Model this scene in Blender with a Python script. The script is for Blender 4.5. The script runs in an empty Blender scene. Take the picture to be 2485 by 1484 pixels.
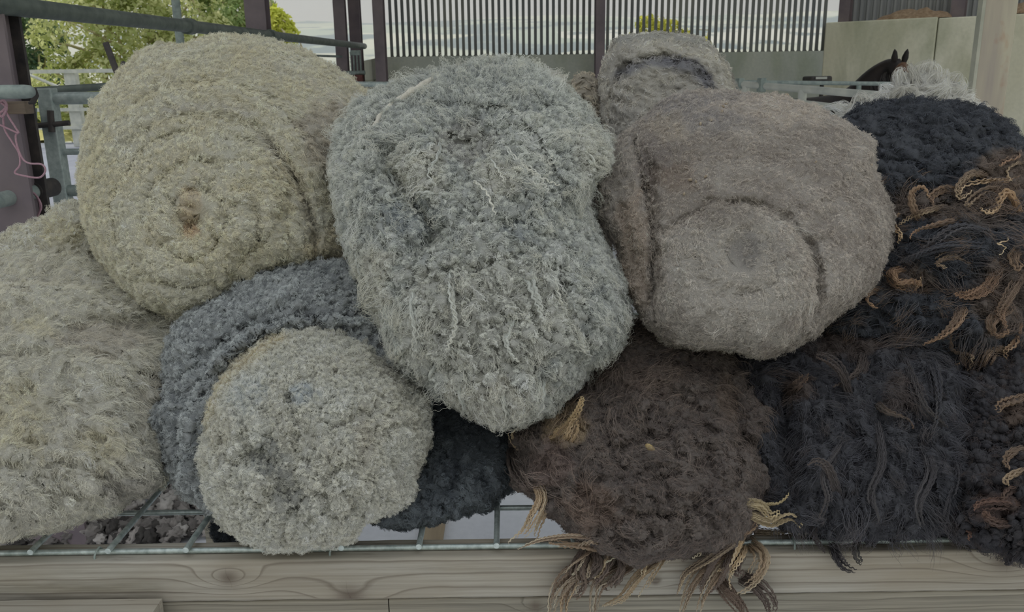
import bpy, bmesh, math, random
import numpy as np
from mathutils import Matrix, Vector, kdtree

# ------------------------------------------------------------------ camera, sky, sun, exposure
W, H = 2485, 1484
FPX = 2032.0
CAM_Z = 1.55
PITCH = math.radians(14.93)
ROLL = math.radians(-0.8)
sc = bpy.context.scene
C = sc.collection
CAM_LOC = np.array([0.0, 0.0, CAM_Z])
CAM_R = Matrix.Rotation(math.radians(90) - PITCH, 3, 'X') @ Matrix.Rotation(ROLL, 3, 'Z')
RN = np.array(CAM_R)
cam = bpy.data.cameras.new('camera')
cam.sensor_width = 36.0
cam.lens = 36.0 * FPX / W
cam.clip_start = 0.05
cam.clip_end = 6000
cam.dof.use_dof = True
cam.dof.focus_distance = 1.40
cam.dof.aperture_fstop = 15.0
camo = bpy.data.objects.new('camera', cam)
C.objects.link(camo)
camo.matrix_world = Matrix.Translation((0, 0, CAM_Z)) @ CAM_R.to_4x4()
sc.camera = camo

world = bpy.data.worlds.new('sky')
sc.world = world
world.use_nodes = True
wt = world.node_tree
wt.nodes.clear()
wo = wt.nodes.new('ShaderNodeOutputWorld')
wb = wt.nodes.new('ShaderNodeBackground')
wc = wt.nodes.new('ShaderNodeTexCoord')
ws = wt.nodes.new('ShaderNodeSeparateXYZ')
wr = wt.nodes.new('ShaderNodeValToRGB')
wr.color_ramp.elements[0].position = 0.0
wr.color_ramp.elements[0].color = (0.96, 0.975, 0.93, 1)
wr.color_ramp.elements[1].position = 1.0
wr.color_ramp.elements[1].color = (2.1, 2.22, 2.3, 1)      # hazy bright sky: the zenith is about twice the horizon
wt.links.new(wc.outputs['Generated'], ws.inputs[0])
wt.links.new(ws.outputs['Z'], wr.inputs[0])
wt.links.new(wr.outputs[0], wb.inputs['Color'])
wb.inputs['Strength'].default_value = 0.43
wt.links.new(wb.outputs[0], wo.inputs[0])

sun = bpy.data.lights.new('sun', 'SUN')
sun.energy = 2.4
sun.angle = math.radians(1.0)
sun.color = (1.0, 0.95, 0.82)
suno = bpy.data.objects.new('sun', sun)
C.objects.link(suno)
suno.rotation_euler = Vector((0.55, -0.45, -0.80)).to_track_quat('-Z', 'Y').to_euler()   # light from high on the left, beyond the trees

sc.view_settings.view_transform = 'Standard'
sc.view_settings.look = 'None'
sc.view_settings.gamma = 1.0
sc.view_settings.use_curve_mapping = False
sc.view_settings.exposure = 0.0

rng = np.random.default_rng(7)
random.seed(7)


def rays(px, py):
    """world direction of a photograph pixel, scaled so that its Y is 1"""
    px = np.asarray(px, float)
    py = np.asarray(py, float)
    d = np.stack([(px - W / 2) / FPX, -(py - H / 2) / FPX, -np.ones_like(px)], -1) @ RN.T
    return d / d[..., 1:2]


def at(px, py, Y):
    d = rays(px, py)
    return CAM_LOC + d * np.asarray(Y, float)[..., None]


def on_plane_z(px, py, z):
    d = rays(px, py)
    return CAM_LOC + d * ((z - CAM_Z) / d[2])


def V(a):
    return Vector([float(x) for x in a])


# ------------------------------------------------------------------ object helpers
def link(o, parent=None):
    C.objects.link(o)
    if parent is not None:
        o.parent = parent
    return o


def tag(o, label=None, cat=None, group=None, kind=None):
    if label:
        o['label'] = label
    if cat:
        o['category'] = cat
    if group:
        o['group'] = group
    if kind:
        o['kind'] = kind
    return o


def thing(name, label, cat, group=None, loc=(0, 0, 0)):
    o = bpy.data.objects.new(name, None)
    o.empty_display_size = 0.05
    o.location = loc
    link(o)
    return tag(o, label, cat, group)


def local(parent, pts):
    return np.asarray(pts, float) - np.array(parent.location)[None, :] if parent is not None else np.asarray(pts, float)


def mesh_np(name, verts, faces, m, parent=None, smooth=True, kind=None, cols=None, attrs=None):
    """faces: (n,4) or (n,3) int array, or list"""
    me = bpy.data.meshes.new(name)
    verts = local(parent, verts)
    if isinstance(faces, np.ndarray):
        n, k = faces.shape
        me.vertices.add(len(verts))
        me.vertices.foreach_set('co', verts.astype(np.float32).ravel())
        me.loops.add(n * k)
        me.loops.foreach_set('vertex_index', faces.astype(np.int32).ravel())
        me.polygons.add(n)
        me.polygons.foreach_set('loop_start', np.arange(0, n * k, k, dtype=np.int32))
        me.update(calc_edges=True)
    else:
        me.from_pydata([tuple(v) for v in verts], [], faces)
        me.update()
    if smooth:
        me.polygons.foreach_set('use_smooth', np.ones(len(me.polygons), bool))
    if cols is not None:
        a = me.attributes.new('col', 'FLOAT_COLOR', 'POINT')
        a.data.foreach_set('color', np.concatenate([cols, np.ones((len(cols), 1))], 1).astype(np.float32).ravel())
    for k, v in (attrs or {}).items():
        a = me.attributes.new(k, 'FLOAT', 'POINT')
        a.data.foreach_set('value', np.asarray(v, np.float32))
    if m is not None:
        me.materials.append(m)
    o = bpy.data.objects.new(name, me)
    link(o, parent)
    if kind:
        o['kind'] = kind
    return o


class MB:
    """collects boxes and tubes and links them as one mesh object"""

    def __init__(s):
        s.v, s.f = [], []

    def box(s, lo, hi, M=None, bev=0.0):
        bm = bmesh.new()
        bmesh.ops.create_cube(bm, size=1.0)
        lo, hi = np.array(lo, float), np.array(hi, float)
        for v in bm.verts:
            v.co = Vector([(lo[i] + hi[i]) / 2 + v.co[i] * (hi[i] - lo[i]) for i in range(3)])
        if bev > 0:
            bmesh.ops.bevel(bm, geom=bm.edges[:], offset=bev, segments=2, affect='EDGES', profile=0.5)
        if M is not None:
            bm.transform(M)
        s.add_bm(bm)
        return s

    def add_bm(s, bm):
        k = len(s.v)
        bm.verts.index_update()
        s.v += [tuple(v.co) for v in bm.verts]
        s.f += [[k + v.index for v in f.verts] for f in bm.faces]
        bm.free()

    def tube(s, pts, r, n=12, caps=True):
        pts = [V(p) for p in pts]
        rr = r if hasattr(r, '__len__') else [r] * len(pts)
        k = len(s.v)
        prev = None
        for i, p in enumerate(pts):
            t = (pts[min(i + 1, len(pts) - 1)] - pts[max(i - 1, 0)]).normalized()
            if prev is None:
                a = Vector((0, 0, 1)) if abs(t.z) < 0.9 else Vector((1, 0, 0))
                u = t.cross(a).normalized()
            else:
                u = (prev - t * prev.dot(t)).normalized()
            prev = u
            w = t.cross(u)
            for j in range(n):
                a = 2 * math.pi * j / n
                s.v.append(tuple(p + (u * math.cos(a) + w * math.sin(a)) * rr[i]))
        for i in range(len(pts) - 1):
            for j in range(n):
                a, b = k + i * n + j, k + i * n + (j + 1) % n
                s.f.append([a, b, b + n, a + n])
        if caps:
            s.f.append([k + j for j in range(n)][::-1])
            s.f.append([k + (len(pts) - 1) * n + j for j in range(n)])
        return s

    def prism(s, poly, y0, y1):
        """polygon in XZ pulled along Y"""
        k = len(s.v)
        n = len(poly)
        s.v += [(x, y0, z) for x, z in poly] + [(x, y1, z) for x, z in poly]
        s.f += [[k + i for i in range(n)], [k + n + i for i in range(n)][::-1]]
        s.f += [[k + i, k + n + i, k + n + (i + 1) % n, k + (i + 1) % n] for i in range(n)]
        return s

    def build(s, name, m, parent=None, smooth=False, kind=None):
        o = mesh_np(name, np.array(s.v), s.f, m, parent, smooth, kind)
        bm = bmesh.new()
        bm.from_mesh(o.data)
        bmesh.ops.recalc_face_normals(bm, faces=bm.faces[:])
        bm.to_mesh(o.data)
        bm.free()
        if smooth:
            try:
                o.data.set_sharp_from_angle(angle=math.radians(40))
            except Exception:
                pass
        return o


# ------------------------------------------------------------------ noise in numpy
_perm = np.random.default_rng(3).permutation(256)
_perm = np.concatenate([_perm, _perm, _perm])
_g3 = np.random.default_rng(4).normal(size=(256, 3))
_g3 /= np.linalg.norm(_g3, axis=1)[:, None]


def perlin(P):
    P = np.asarray(P, float)
    i = np.floor(P).astype(int)
    f = P - i
    i &= 255
    u = f * f * f * (f * (f * 6 - 15) + 10)
    out = 0
    for dx in (0, 1):
        for dy in (0, 1):
            for dz in (0, 1):
                h = _perm[_perm[_perm[(i[..., 0] + dx) & 255] + ((i[..., 1] + dy) & 255)] + ((i[..., 2] + dz) & 255)]
                g = _g3[h]
                d = f - np.array([dx, dy, dz])
                w = (u[..., 0] if dx else 1 - u[..., 0]) * (u[..., 1] if dy else 1 - u[..., 1]) * (u[..., 2] if dz else 1 - u[..., 2])
                out = out + w * (g * d).sum(-1)
    return out * 1.6


def fbm(P, octs=4, gain=0.5):
    a, s, o = 1.0, 1.0, 0
    for k in range(octs):
        o = o + a * perlin(P * s + 17.3 * k)
        a *= gain
        s *= 2.03
    return o


def billow(P, octs=3, gain=0.5):
    a, s, o = 1.0, 1.0, 0
    for k in range(octs):
        o = o + a * (np.abs(perlin(P * s + 9.1 * k)) * 2 - 0.6)
        a *= gain
        s *= 2.1
    return o


_wj = np.random.default_rng(5).random((256, 3))


def worley(P):
    P = np.asarray(P, float)
    i = np.floor(P).astype(int)
    f = P - i
    best = np.full(P.shape[:-1], 9.0)
    for dx in (-1, 0, 1):
        for dy in (-1, 0, 1):
            for dz in (-1, 0, 1):
                h = _perm[_perm[_perm[(i[..., 0] + dx) & 255] + ((i[..., 1] + dy) & 255)] + ((i[..., 2] + dz) & 255)]
                d = ((_wj[h] + np.array([dx, dy, dz]) - f) ** 2).sum(-1)
                best = np.minimum(best, d)
    return np.sqrt(best)


# ------------------------------------------------------------------ materials
def srgb(r, g, b):
    return tuple(((c / 255) / 12.92 if c / 255 <= 0.04045 else ((c / 255 + 0.055) / 1.055) ** 2.4) for c in (r, g, b))


class Mat:
    def __init__(s, name, rough=0.7, metal=0.0, spec=0.3):
        s.m = bpy.data.materials.new(name)
        s.m.use_nodes = True
        s.t = s.m.node_tree
        s.b = s.t.nodes['Principled BSDF']
        s.b.inputs['Roughness'].default_value = rough
        s.b.inputs['Metallic'].default_value = metal
        s.b.inputs['Specular IOR Level'].default_value = spec

    def n(s, kind, **kw):
        n = s.t.nodes.new('ShaderNode' + kind)
        for k, v in kw.items():
            if k.startswith('_'):
                setattr(n, k[1:], v)
            else:
                n.inputs[k.replace('__', ' ')].default_value = v
        return n

    def l(s, a, b):
        s.t.links.new(a, b)

    def coord(s, scale=(1, 1, 1)):
        g = s.n('NewGeometry')
        mp = s.n('Mapping')
        mp.inputs['Scale'].default_value = scale
        s.l(g.outputs['Position'], mp.inputs['Vector'])
        return mp.outputs[0]

    def noise(s, scale, detail=4, vec=None, rough=0.55, dist=0.0):
        n = s.n('TexNoise', Scale=scale, Detail=detail, Roughness=rough, Distortion=dist)
        if vec is None:
            vec = s.coord()
        s.l(vec, n.inputs['Vector'])
        return n.outputs['Fac']

    def ramp(s, fac, stops):
        r = s.n('ValToRGB')
        e = r.color_ramp.elements
        while len(e) < len(stops):
            e.new(0.5)
        for k, (p, c) in enumerate(stops):
            e[k].position = p
            e[k].color = (*c, 1)
        s.l(fac, r.inputs[0])
        return r.outputs[0]

    def mix(s, fac, a, b, mode='MIX'):
        m = s.n('Mix', _data_type='RGBA', _blend_type=mode)
        for i, x in ((0, fac), (6, a), (7, b)):
            if isinstance(x, (int, float)):
                m.inputs[i].default_value = x
            elif isinstance(x, tuple):
                m.inputs[i].default_value = (*x, 1)
            else:
                s.l(x, m.inputs[i])
        return m.outputs[2]

    def bump(s, h, strength=0.3, dist=0.01):
        b = s.n('Bump', Strength=strength, Distance=dist)
        s.l(h, b.inputs['Height'])
        s.l(b.outputs[0], s.b.inputs['Normal'])
        return s

    def col(s, c):
        if isinstance(c, tuple):
            s.b.inputs['Base Color'].default_value = (*c, 1)
        else:
            s.l(c, s.b.inputs['Base Color'])
        return s


def simple(name, c1, c2, scale, rough=0.7, metal=0.0, bump=0.2, bd=0.004, stretch=(1, 1, 1), spec=0.3):
    M = Mat(name, rough, metal, spec)
    f = M.noise(scale, 5, M.coord(stretch))
    M.col(M.ramp(f, [(0.3, c1), (0.7, c2)]))
    M.bump(M.noise(scale * 5, 3, M.coord(stretch)), bump, bd)
    return M.m


def make_wool(name, fibre):
    M = Mat(name, 0.9, 0, 0.12)
    a = M.n('Attribute', _attribute_name='col')
    c = a.outputs['Color']
    if not fibre:
        c = M.mix(1.0, c, M.ramp(M.noise(800, 4), [(0.3, (0.6, 0.6, 0.6)), (0.7, (1, 1, 1))]), 'MULTIPLY')
        M.bump(M.noise(700, 5, dist=1.0, rough=0.75), 0.9, 0.003)
    M.b.inputs['Base Color'].default_value = (1, 1, 1, 1)
    M.l(c, M.b.inputs['Base Color'])
    M.b.inputs['Sheen Weight'].default_value = 0.06
    M.b.inputs['Sheen Roughness'].default_value = 0.5
    if fibre:
        tr = M.n('BsdfTranslucent')
        M.l(c, tr.inputs['Color'])
        mx = M.n('MixShader')
        mx.inputs[0].default_value = 0.25
        out = [n for n in M.t.nodes if n.type == 'OUTPUT_MATERIAL'][0]
        M.l(M.b.outputs[0], mx.inputs[1])
        M.l(tr.outputs[0], mx.inputs[2])
        M.l(mx.outputs[0], out.inputs['Surface'])
    return M.m


MAT = {}
MAT['wool'] = make_wool('wool_surface', False)
MAT['fibre'] = make_wool('wool_fibre', True)
MAT['galv'] = simple('galvanised_steel', srgb(158, 170, 168), srgb(196, 206, 202), 60, 0.45, 0.25, 0.08, 0.001, spec=0.5)
MAT['galvdull'] = simple('weathered_galvanised_steel', srgb(130, 142, 140), srgb(168, 178, 172), 30, 0.6, 0.15, 0.08, 0.001)
MAT['pipe'] = simple('painted_grey_steel_pipe', srgb(88, 96, 92), srgb(118, 126, 118), 20, 0.5, 0.15, 0.1, 0.001)
MAT['rod'] = simple('zinc_coated_wire', srgb(150, 162, 160), srgb(205, 215, 212), 90, 0.35, 0.45, 0.2, 0.001, spec=0.5)
MAT['oxide'] = simple('red_oxide_steel', srgb(112, 102, 108), srgb(136, 124, 126), 6, 0.65, 0.0, 0.1, 0.002)
MAT['black'] = simple('dark_iron', srgb(62, 60, 62), srgb(92, 86, 82), 25, 0.6, 0.2, 0.1, 0.001)
MAT['white_rail'] = simple('pale_painted_rail', srgb(185, 188, 182), srgb(215, 215, 205), 8, 0.6)
MAT['pink'] = simple('pink_baler_twine', srgb(176, 136, 150), srgb(200, 165, 175), 300, 0.8, 0, 0.6, 0.001)
MAT['burr'] = simple('pale_burr', srgb(150, 135, 118), srgb(190, 176, 155), 200, 0.8)
MAT['straw'] = simple('straw', srgb(150, 125, 80), srgb(205, 185, 135), 200, 0.8)
MAT['debris'] = simple('dusty_straw_debris', srgb(140, 115, 90), srgb(185, 160, 132), 30, 0.95, 0, 0.6, 0.02)


def concrete(name, c1, c2, c3=None, green=0.0, streak=(1, 1, 0.35)):
    M = Mat(name, 0.9, 0, 0.2)
    f = M.noise(1.6, 6, M.coord(streak))
    c = M.ramp(f, [(0.32, c1), (0.68, c2)])
    c = M.mix(M.ramp(M.noise(35, 4), [(0.35, (0, 0, 0)), (0.75, (0.35, 0.35, 0.35))]), c, c3 or c1)
    if green:
        g = M.ramp(M.noise(2.2, 4, M.coord((1, 1, 0.4)), dist=0.6), [(0.45, (0, 0, 0)), (0.68, (green,) * 3)])
        c = M.mix(g, c, srgb(96, 112, 52))
    M.col(c)
    M.bump(M.noise(60, 4), 0.25, 0.004)
    return M.m


MAT['wall_far'] = concrete('mottled_concrete', srgb(170, 174, 166), srgb(200, 200, 184), srgb(150, 154, 152), 0.35)
MAT['wall_right'] = concrete('pale_lichened_concrete', srgb(218, 212, 186), srgb(238, 234, 214), srgb(198, 194, 172), 0.45)
MAT['block'] = concrete('concrete_block', srgb(140, 142, 130), srgb(165, 164, 148))
MAT['floor'] = concrete('worn_concrete_floor', srgb(208, 210, 219), srgb(224, 226, 231), srgb(190, 193, 200), 0, (1, 1, 1))

# wood grain: attribute g holds the height of the growth rings, so that the lines bow round the knots
def make_wood(name, base1, base2, line, freq, tint=0.5):
    M = Mat(name, 0.75, 0, 0.2)
    a = M.n('Attribute', _attribute_name='g')
    k = M.n('Attribute', _attribute_name='knot')
    wob = M.noise(9, 3, M.coord((0.35, 1, 3)))
    ad = M.n('Math', _operation='MULTIPLY_ADD')
    M.l(wob, ad.inputs[0])
    ad.inputs[1].default_value = 0.012
    M.l(a.outputs['Fac'], ad.inputs[2])
    mu = M.n('Math', _operation='MULTIPLY')
    M.l(ad.outputs[0], mu.inputs[0])
    mu.inputs[1].default_value = freq
    fr = M.n('Math', _operation='FRACT')
    M.l(mu.outputs[0], fr.inputs[0])
    fine = M.noise(60, 5, M.coord((0.06, 1, 4)))
    c = M.ramp(fine, [(0.3, base1), (0.7, base2)])
    broad = M.noise(5, 3, M.coord((0.6, 1, 2)))
    c = M.mix(M.ramp(broad, [(0.35, (0, 0, 0)), (0.7, (tint,) * 3)]), c, srgb(150, 134, 108))
    lines = M.ramp(fr.outputs[0], [(0.0, (0, 0, 0)), (0.80, (0.10, 0.10, 0.10)), (0.93, (0.62, 0.62, 0.62)), (1.0, (0, 0, 0))])
    c = M.mix(lines, c, line)
    c = M.mix(k.outputs['Fac'], c, srgb(98, 86, 76))
    crack = M.ramp(M.noise(14, 6, M.coord((0.12, 1, 7)), rough=0.7), [(0.60, (0, 0, 0)), (0.66, (0.5, 0.5, 0.5)), (0.70, (0, 0, 0))])
    c = M.mix(crack, c, srgb(96, 88, 78))
    M.col(c)
    M.bump(fine, 0.35, 0.002)
    return M.m


MAT['wood'] = make_wood('weathered_softwood', srgb(156, 151, 141), srgb(186, 181, 171), srgb(106, 96, 84), 42)
MAT['wood2'] = make_wood('grey_rough_softwood', srgb(128, 124, 114), srgb(168, 162, 148), srgb(92, 86, 76), 60, 0.25)
PM = Mat('rust_stained_post', 0.8, 0, 0.2)
pc = PM.ramp(PM.noise(9, 4, PM.coord((1, 1, 0.12))), [(0.3, srgb(150, 140, 140)), (0.55, srgb(178, 168, 152)), (0.75, srgb(200, 194, 170))])
pc = PM.mix(PM.ramp(PM.noise(7, 4, PM.coord((1, 1, 0.6))), [(0.56, (0, 0, 0)), (0.68, (0.7, 0.7, 0.7))]), pc, srgb(168, 118, 92))
PM.col(pc)
PM.bump(PM.noise(40, 3), 0.2, 0.002)
MAT['post'] = PM.m
MAT['pale_edge'] = simple('pale_post_edge', srgb(165, 165, 150), srgb(190, 188, 172), 10, 0.8)


def sheet_mat(name, c1, c2):
    return simple(name, c1, c2, 3, 0.6, 0.1, 0.05, 0.001, (1, 1, 0.2))


MAT['slat'] = sheet_mat('dark_vented_cladding', srgb(96, 100, 104), srgb(128, 128, 120))
MAT['sheet'] = sheet_mat('grey_corrugated_sheet', srgb(150, 152, 156), srgb(172, 173, 172))

# ------------------------------------------------------------------ ground and floor
def grid(x0, x1, y0, y1, nx, ny, zf, name, m, parent=None, kind=None, cols=None):
    xs, ys = np.linspace(x0, x1, nx), np.linspace(y0, y1, ny)
    X, Yy = np.meshgrid(xs, ys)
    Z = zf(X, Yy)
    P = np.stack([X, Yy, Z], -1).reshape(-1, 3)
    i = np.arange(nx * ny).reshape(ny, nx)
    F = np.stack([i[:-1, :-1], i[:-1, 1:], i[1:, 1:], i[1:, :-1]], -1).reshape(-1, 4)
    return mesh_np(name, P, F, m, parent, True, kind, cols(P) if cols else None)


mb = MB()
mb.box((-2.6, -6, -0.15), (9, 25.5, 0.0))
fl = mb.build('floor', MAT['floor'])
tag(fl, kind='structure')

yd = MB().box((-14, -6, -0.15), (-2.6, 25.5, -0.004)).build('yard', concrete('shaded_yard_concrete', srgb(128, 132, 146), srgb(150, 154, 166), srgb(116, 120, 132), 0, (1, 0.3, 1)))  # darker than the floor: the yard's shade is put into the colour
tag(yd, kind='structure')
gm = simple('meadow_grass', srgb(120, 135, 70), srgb(165, 165, 100), 0.5, 0.95)
gr = grid(-60, 60, -50, 60, 40, 40, lambda x, y: -0.2 - 0.09 * np.maximum(y - 26, 0) + 0 * x, 'ground', gm)
tag(gr, kind='structure')

# distant hillside: fields, hedges and woods across the valley
HM = Mat('far_fields', 0.95, 0, 0.1)
vor = HM.n('TexVoronoi', Scale=1.0, _feature='F1')
HM.l(HM.coord((0.006, 0.011, 0.011)), vor.inputs['Vector'])
sepc = HM.n('SeparateColor')
HM.l(vor.outputs['Color'], sepc.inputs[0])
hc = HM.ramp(sepc.outputs[0], [(0.0, srgb(165, 175, 155)), (0.4, srgb(205, 208, 190)), (0.75, srgb(150, 168, 150)), (1.0, srgb(215, 216, 205))])
hc = HM.mix(HM.ramp(HM.noise(0.011, 5, HM.coord((1, 1.6, 1.6))), [(0.50, (0, 0, 0)), (0.56, (1, 1, 1))]), hc, srgb(84, 108, 112))
HM.col(hc)


def hill_z(x, y):
    t = np.clip((y - 350) / 1150, 0, 1)
    z = -45 + 152 * t * t * (3 - 2 * t)
    z = z - 30 * np.clip((y - 1500) / 900, 0, 1)
    P = np.stack([x / 420, y / 420, 0 * x], -1)
    return z + 14 * fbm(P, 3) * t


hills = grid(-1500, 1900, 60, 2400, 140, 120, lambda x, y: np.where(y < 110, -6 - (y - 60) * 0.6, hill_z(x, y)), 'hills', HM.m)
tag(hills, kind='structure')

hz = bpy.data.materials.new('valley_haze')
hz.use_nodes = True
hz.node_tree.nodes.clear()
ho = hz.node_tree.nodes.new('ShaderNodeOutputMaterial')
hv = hz.node_tree.nodes.new('ShaderNodeVolumeScatter')
hv.inputs['Color'].default_value = (0.86, 0.94, 1.0, 1)
hv.inputs['Density'].default_value = 0.0009
hv.inputs['Anisotropy'].default_value = 0.3
hz.node_tree.links.new(hv.outputs[0], ho.inputs['Volume'])
mb = MB().box((-1500, 75, -60), (1900, 1700, 105))
haze = mb.build('haze', hz)
tag(haze, 'pale summer haze filling the valley in front of the hills', 'haze', kind='stuff')

# ------------------------------------------------------------------ barn: unseen roof shaped for the light, walls
mb = MB()
mb.box((-6.5, 2.5, 4.6), (3.1, 12, 4.7))  # unseen roof, its extent shaped to keep sun off and admit skylight
tag(mb.build('shade_roof', MAT['sheet']), kind='structure')

YB = 9.0
pL, pR = at(936, 130, YB), at(1992, 130, YB)
zt = float((at(1440, 131, YB))[2])
xl, xr = float(pL[0]), float(pR[0])
wb_root = thing('wall_back', None, None)
wb_root['kind'] = 'structure'
mb = MB().box((xl, YB, 0), (xr + 0.16, YB + 0.18, zt))
o = mb.build('concrete_base', MAT['wall_far'], wb_root)
# vented cladding: dark strips between open slots with round ends
pitch = (at(1440, 60, YB)[0] - at(1425.2, 60, YB)[0])
n_sl = int((xr - xl) / pitch) + 2
slot = pitch * 0.52
ztop = 4.4
sm = MB().box((-(pitch - slot) / 2, 0, zt + 0.0), ((pitch - slot) / 2, 0.02, ztop)).build('slat', MAT['slat'], wb_root)
x0 = xl + 0.05
sm.location = (x0, YB + 0.1, 0)
for k in range(1, n_sl):
    s2 = sm.copy()
    s2.location = (x0 + k * pitch, YB + 0.1 + (0.008 if k % 2 else 0), 0)
    link(s2, wb_root)
mb = MB()
for k in range(n_sl - 1):
    cx = x0 + (k + 0.5) * pitch
    poly = [(cx + slot / 2, zt), (cx + slot / 2, zt + slot * 0.55)]
    poly += [(cx + slot / 2 * math.cos(a), zt + slot * 0.55 - slot / 2 * math.sin(a)) for a in np.linspace(0.15, math.pi - 0.15, 8)]
    poly += [(cx - slot / 2, zt + slot * 0.55), (cx - slot / 2, zt)]
    mb.prism(poly, YB + 0.1, YB + 0.12)
mb.build('slot_sill', MAT['slat'], wb_root, kind='stuff')
mb = MB().box((xl, YB + 0.09, ztop), (xr, YB + 0.13, 4.6))
mb.build('top_strip', MAT['slat'], wb_root)


def i_post(name, label, x, y, w, d, z0, z1, m, tf=0.012, tw=0.009, ang=0.0):
    r = thing(name, label, 'post', loc=(x, y, z0))
    M = Matrix.Translation((x, y, 0)) @ Matrix.Rotation(ang, 4, 'Z')
    MB().box((-w / 2, -d / 2, z0), (w / 2, -d / 2 + tf, z1), M).build('flange', m, r)
    MB().box((-w / 2, d / 2 - tf, z0), (w / 2, d / 2, z1), M).build('flange', m, r)
    MB().box((-tw / 2, -d / 2 + tf, z0), (tw / 2, d / 2 - tf, z1), M).build('web', m, r)
    return r


def post_px(px0, px1, py, Y):
    a, b = at(px0, py, Y), at(px1, py, Y)
    return float((a[0] + b[0]) / 2), float(b[0] - a[0])


x, w = post_px(910, 935, 60, 8.9)
i_post('steel_post', 'purple-brown steel post at the left edge of the slatted cladding', x, 8.85, w, 0.15, 0, 4.6, MAT['oxide'])
x, w = post_px(1446, 1468, 60, 8.8)
i_post('steel_post', 'purple-brown steel post in the middle of the slatted cladding, behind the beige roll', x, 8.85, w, 0.15, 0, 4.6, MAT['oxide'])
x, w = post_px(602, 651, 50, 5.6)
i_post('steel_post', 'wide purple-brown steel post above the top of the big cream roll', x, 5.6, w, 0.12, 0, 4.6, MAT['oxide'])
x, w = post_px(813, 840, 60, 9.2)
i_post('steel_post', 'left one of the two slim steel posts standing close together', x, 9.2, w, 0.12, 0, 4.6, MAT['oxide'])
x, w = post_px(849, 876, 60, 9.45)
i_post('steel_post', 'right one of the two slim steel posts, with a latch box on it', x, 9.45, w, 0.12, 0, 4.6, MAT['oxide'])

# short block wall that runs outwards beside the slatted cladding
wl = thing('wall_left', None, None)
wl['kind'] = 'structure'
A, B = np.array([xl - 0.02, YB + 0.05]), np.array([at(868, 140, 11.3)[0], 11.3])
L = np.linalg.norm(B - A)
ang = math.atan2(B[1] - A[1], B[0] - A[0])
Mw = Matrix.Translation((A[0], A[1], 0)) @ Matrix.Rotation(ang, 4, 'Z')
nb, ch = 5, zt / 8
for r_ in range(8):
    for k in range(nb + (r_ % 2)):
        a0 = max(0, (k - 0.5 * (r_ % 2)) * L / nb)
        a1 = min(L, (k + 1 - 0.5 * (r_ % 2)) * L / nb)
        if a1 - a0 < 0.03:
            continue
        MB().box((a0 + 0.005, -0.07, r_ * ch + 0.005), (a1 - 0.005, 0.07, (r_ + 1) * ch - 0.005), Mw).build('block', MAT['block'], wl)
MB().box((0, -0.055, 0), (L, 0.055, zt - 0.012), Mw).build('mortar', MAT['wall_far'], wl)

# right-hand concrete wall: panels, debris ledge, grey sheet above
wr_ = thing('wall_right', None, None)
wr_['kind'] = 'structure'
zr = float(at(2000, 55, 9.0)[2])
A = np.array([xr + 0.02, 9.0])
d2 = rays(2485, 30)
Yr = (zr - CAM_Z) / d2[2]
B = np.array([d2[0] * Yr, Yr])
dirw = (B - A) / np.linalg.norm(B - A)
ang = math.atan2(dirw[1], dirw[0])
Mr = Matrix.Translation((A[0], A[1], 0)) @ Matrix.Rotation(ang, 4, 'Z')
Lw = 6.0


def wall_s(px, py):
    """distance along the right wall of the point seen at a pixel"""
    d = rays(px, py)
    n = np.array([-dirw[1], dirw[0]])
    t = (A @ n) / (d[:2] @ n)
    return float((d[:2] * t - A) @ dirw)


s1 = wall_s(2275, 60)
cuts = [0, s1, s1 * 2.0, s1 * 3.0, Lw]
for k in range(4):
    if cuts[k + 1] - cuts[k] > 0.05:
        MB().box((cuts[k] + 0.004, 0, 0), (cuts[k + 1] - 0.004, 0.2, zr - 0.01 * (k % 2)), Mr, bev=0.012).build('panel', MAT['wall_right'], wr_)
# grey box-profile sheet behind the ledge
nz = 90
pts = []
for k in range(nz * 4):
    s_ = k * Lw / (nz * 4)
    pts.append((s_, 0.55 + (0.03 if (k % 4) in (1, 2) else 0.0)))
vv = [tuple(Mr @ Vector((s_, d_, z_))) for z_ in (zr - 0.3, 4.6) for s_, d_ in pts]
nn = len(pts)
ff = [[k, k + 1, nn + k + 1, nn + k] for k in range(nn - 1)]
o = mesh_np('corrugated_sheet', np.array(vv), ff, MAT['sheet'], wr_, False)
MB().box((0, 0.2, zr - 0.35), (Lw, 0.54, zr - 0.006), Mr).build('ledge', MAT['wall_right'], wr_)
# straw and dirt lying on the ledge
s0_, s1_ = wall_s(2120, 40), wall_s(2300, 35)


def debris(name, label, sa, sb, hgt, seed):
    nx, ny = 60, 16
    S, D = np.meshgrid(np.linspace(sa, sb, nx), np.linspace(0.02, 0.5, ny))
    u = (S - sa) / (sb - sa)
    Z = zr - 0.004 + hgt * np.sqrt(np.clip(np.sin(np.pi * u), 0, 1)) * np.clip(np.sin(np.pi * (D - 0.02) / 0.48), 0, 1) ** 0.6 * (0.8 + 0.5 * fbm(np.stack([S * 5 + seed, D * 5, 0 * S], -1), 3))
    P = np.array([tuple(Mr @ Vector((a, b, c))) for a, b, c in zip(S.ravel(), D.ravel(), Z.ravel())])
    i = np.arange(nx * ny).reshape(ny, nx)
    F = np.stack([i[:-1, :-1], i[:-1, 1:], i[1:, 1:], i[1:, :-1]], -1).reshape(-1, 4)
    o = mesh_np(name, P, F, MAT['debris'], None, True, 'stuff')
    tag(o, label, 'debris')


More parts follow.
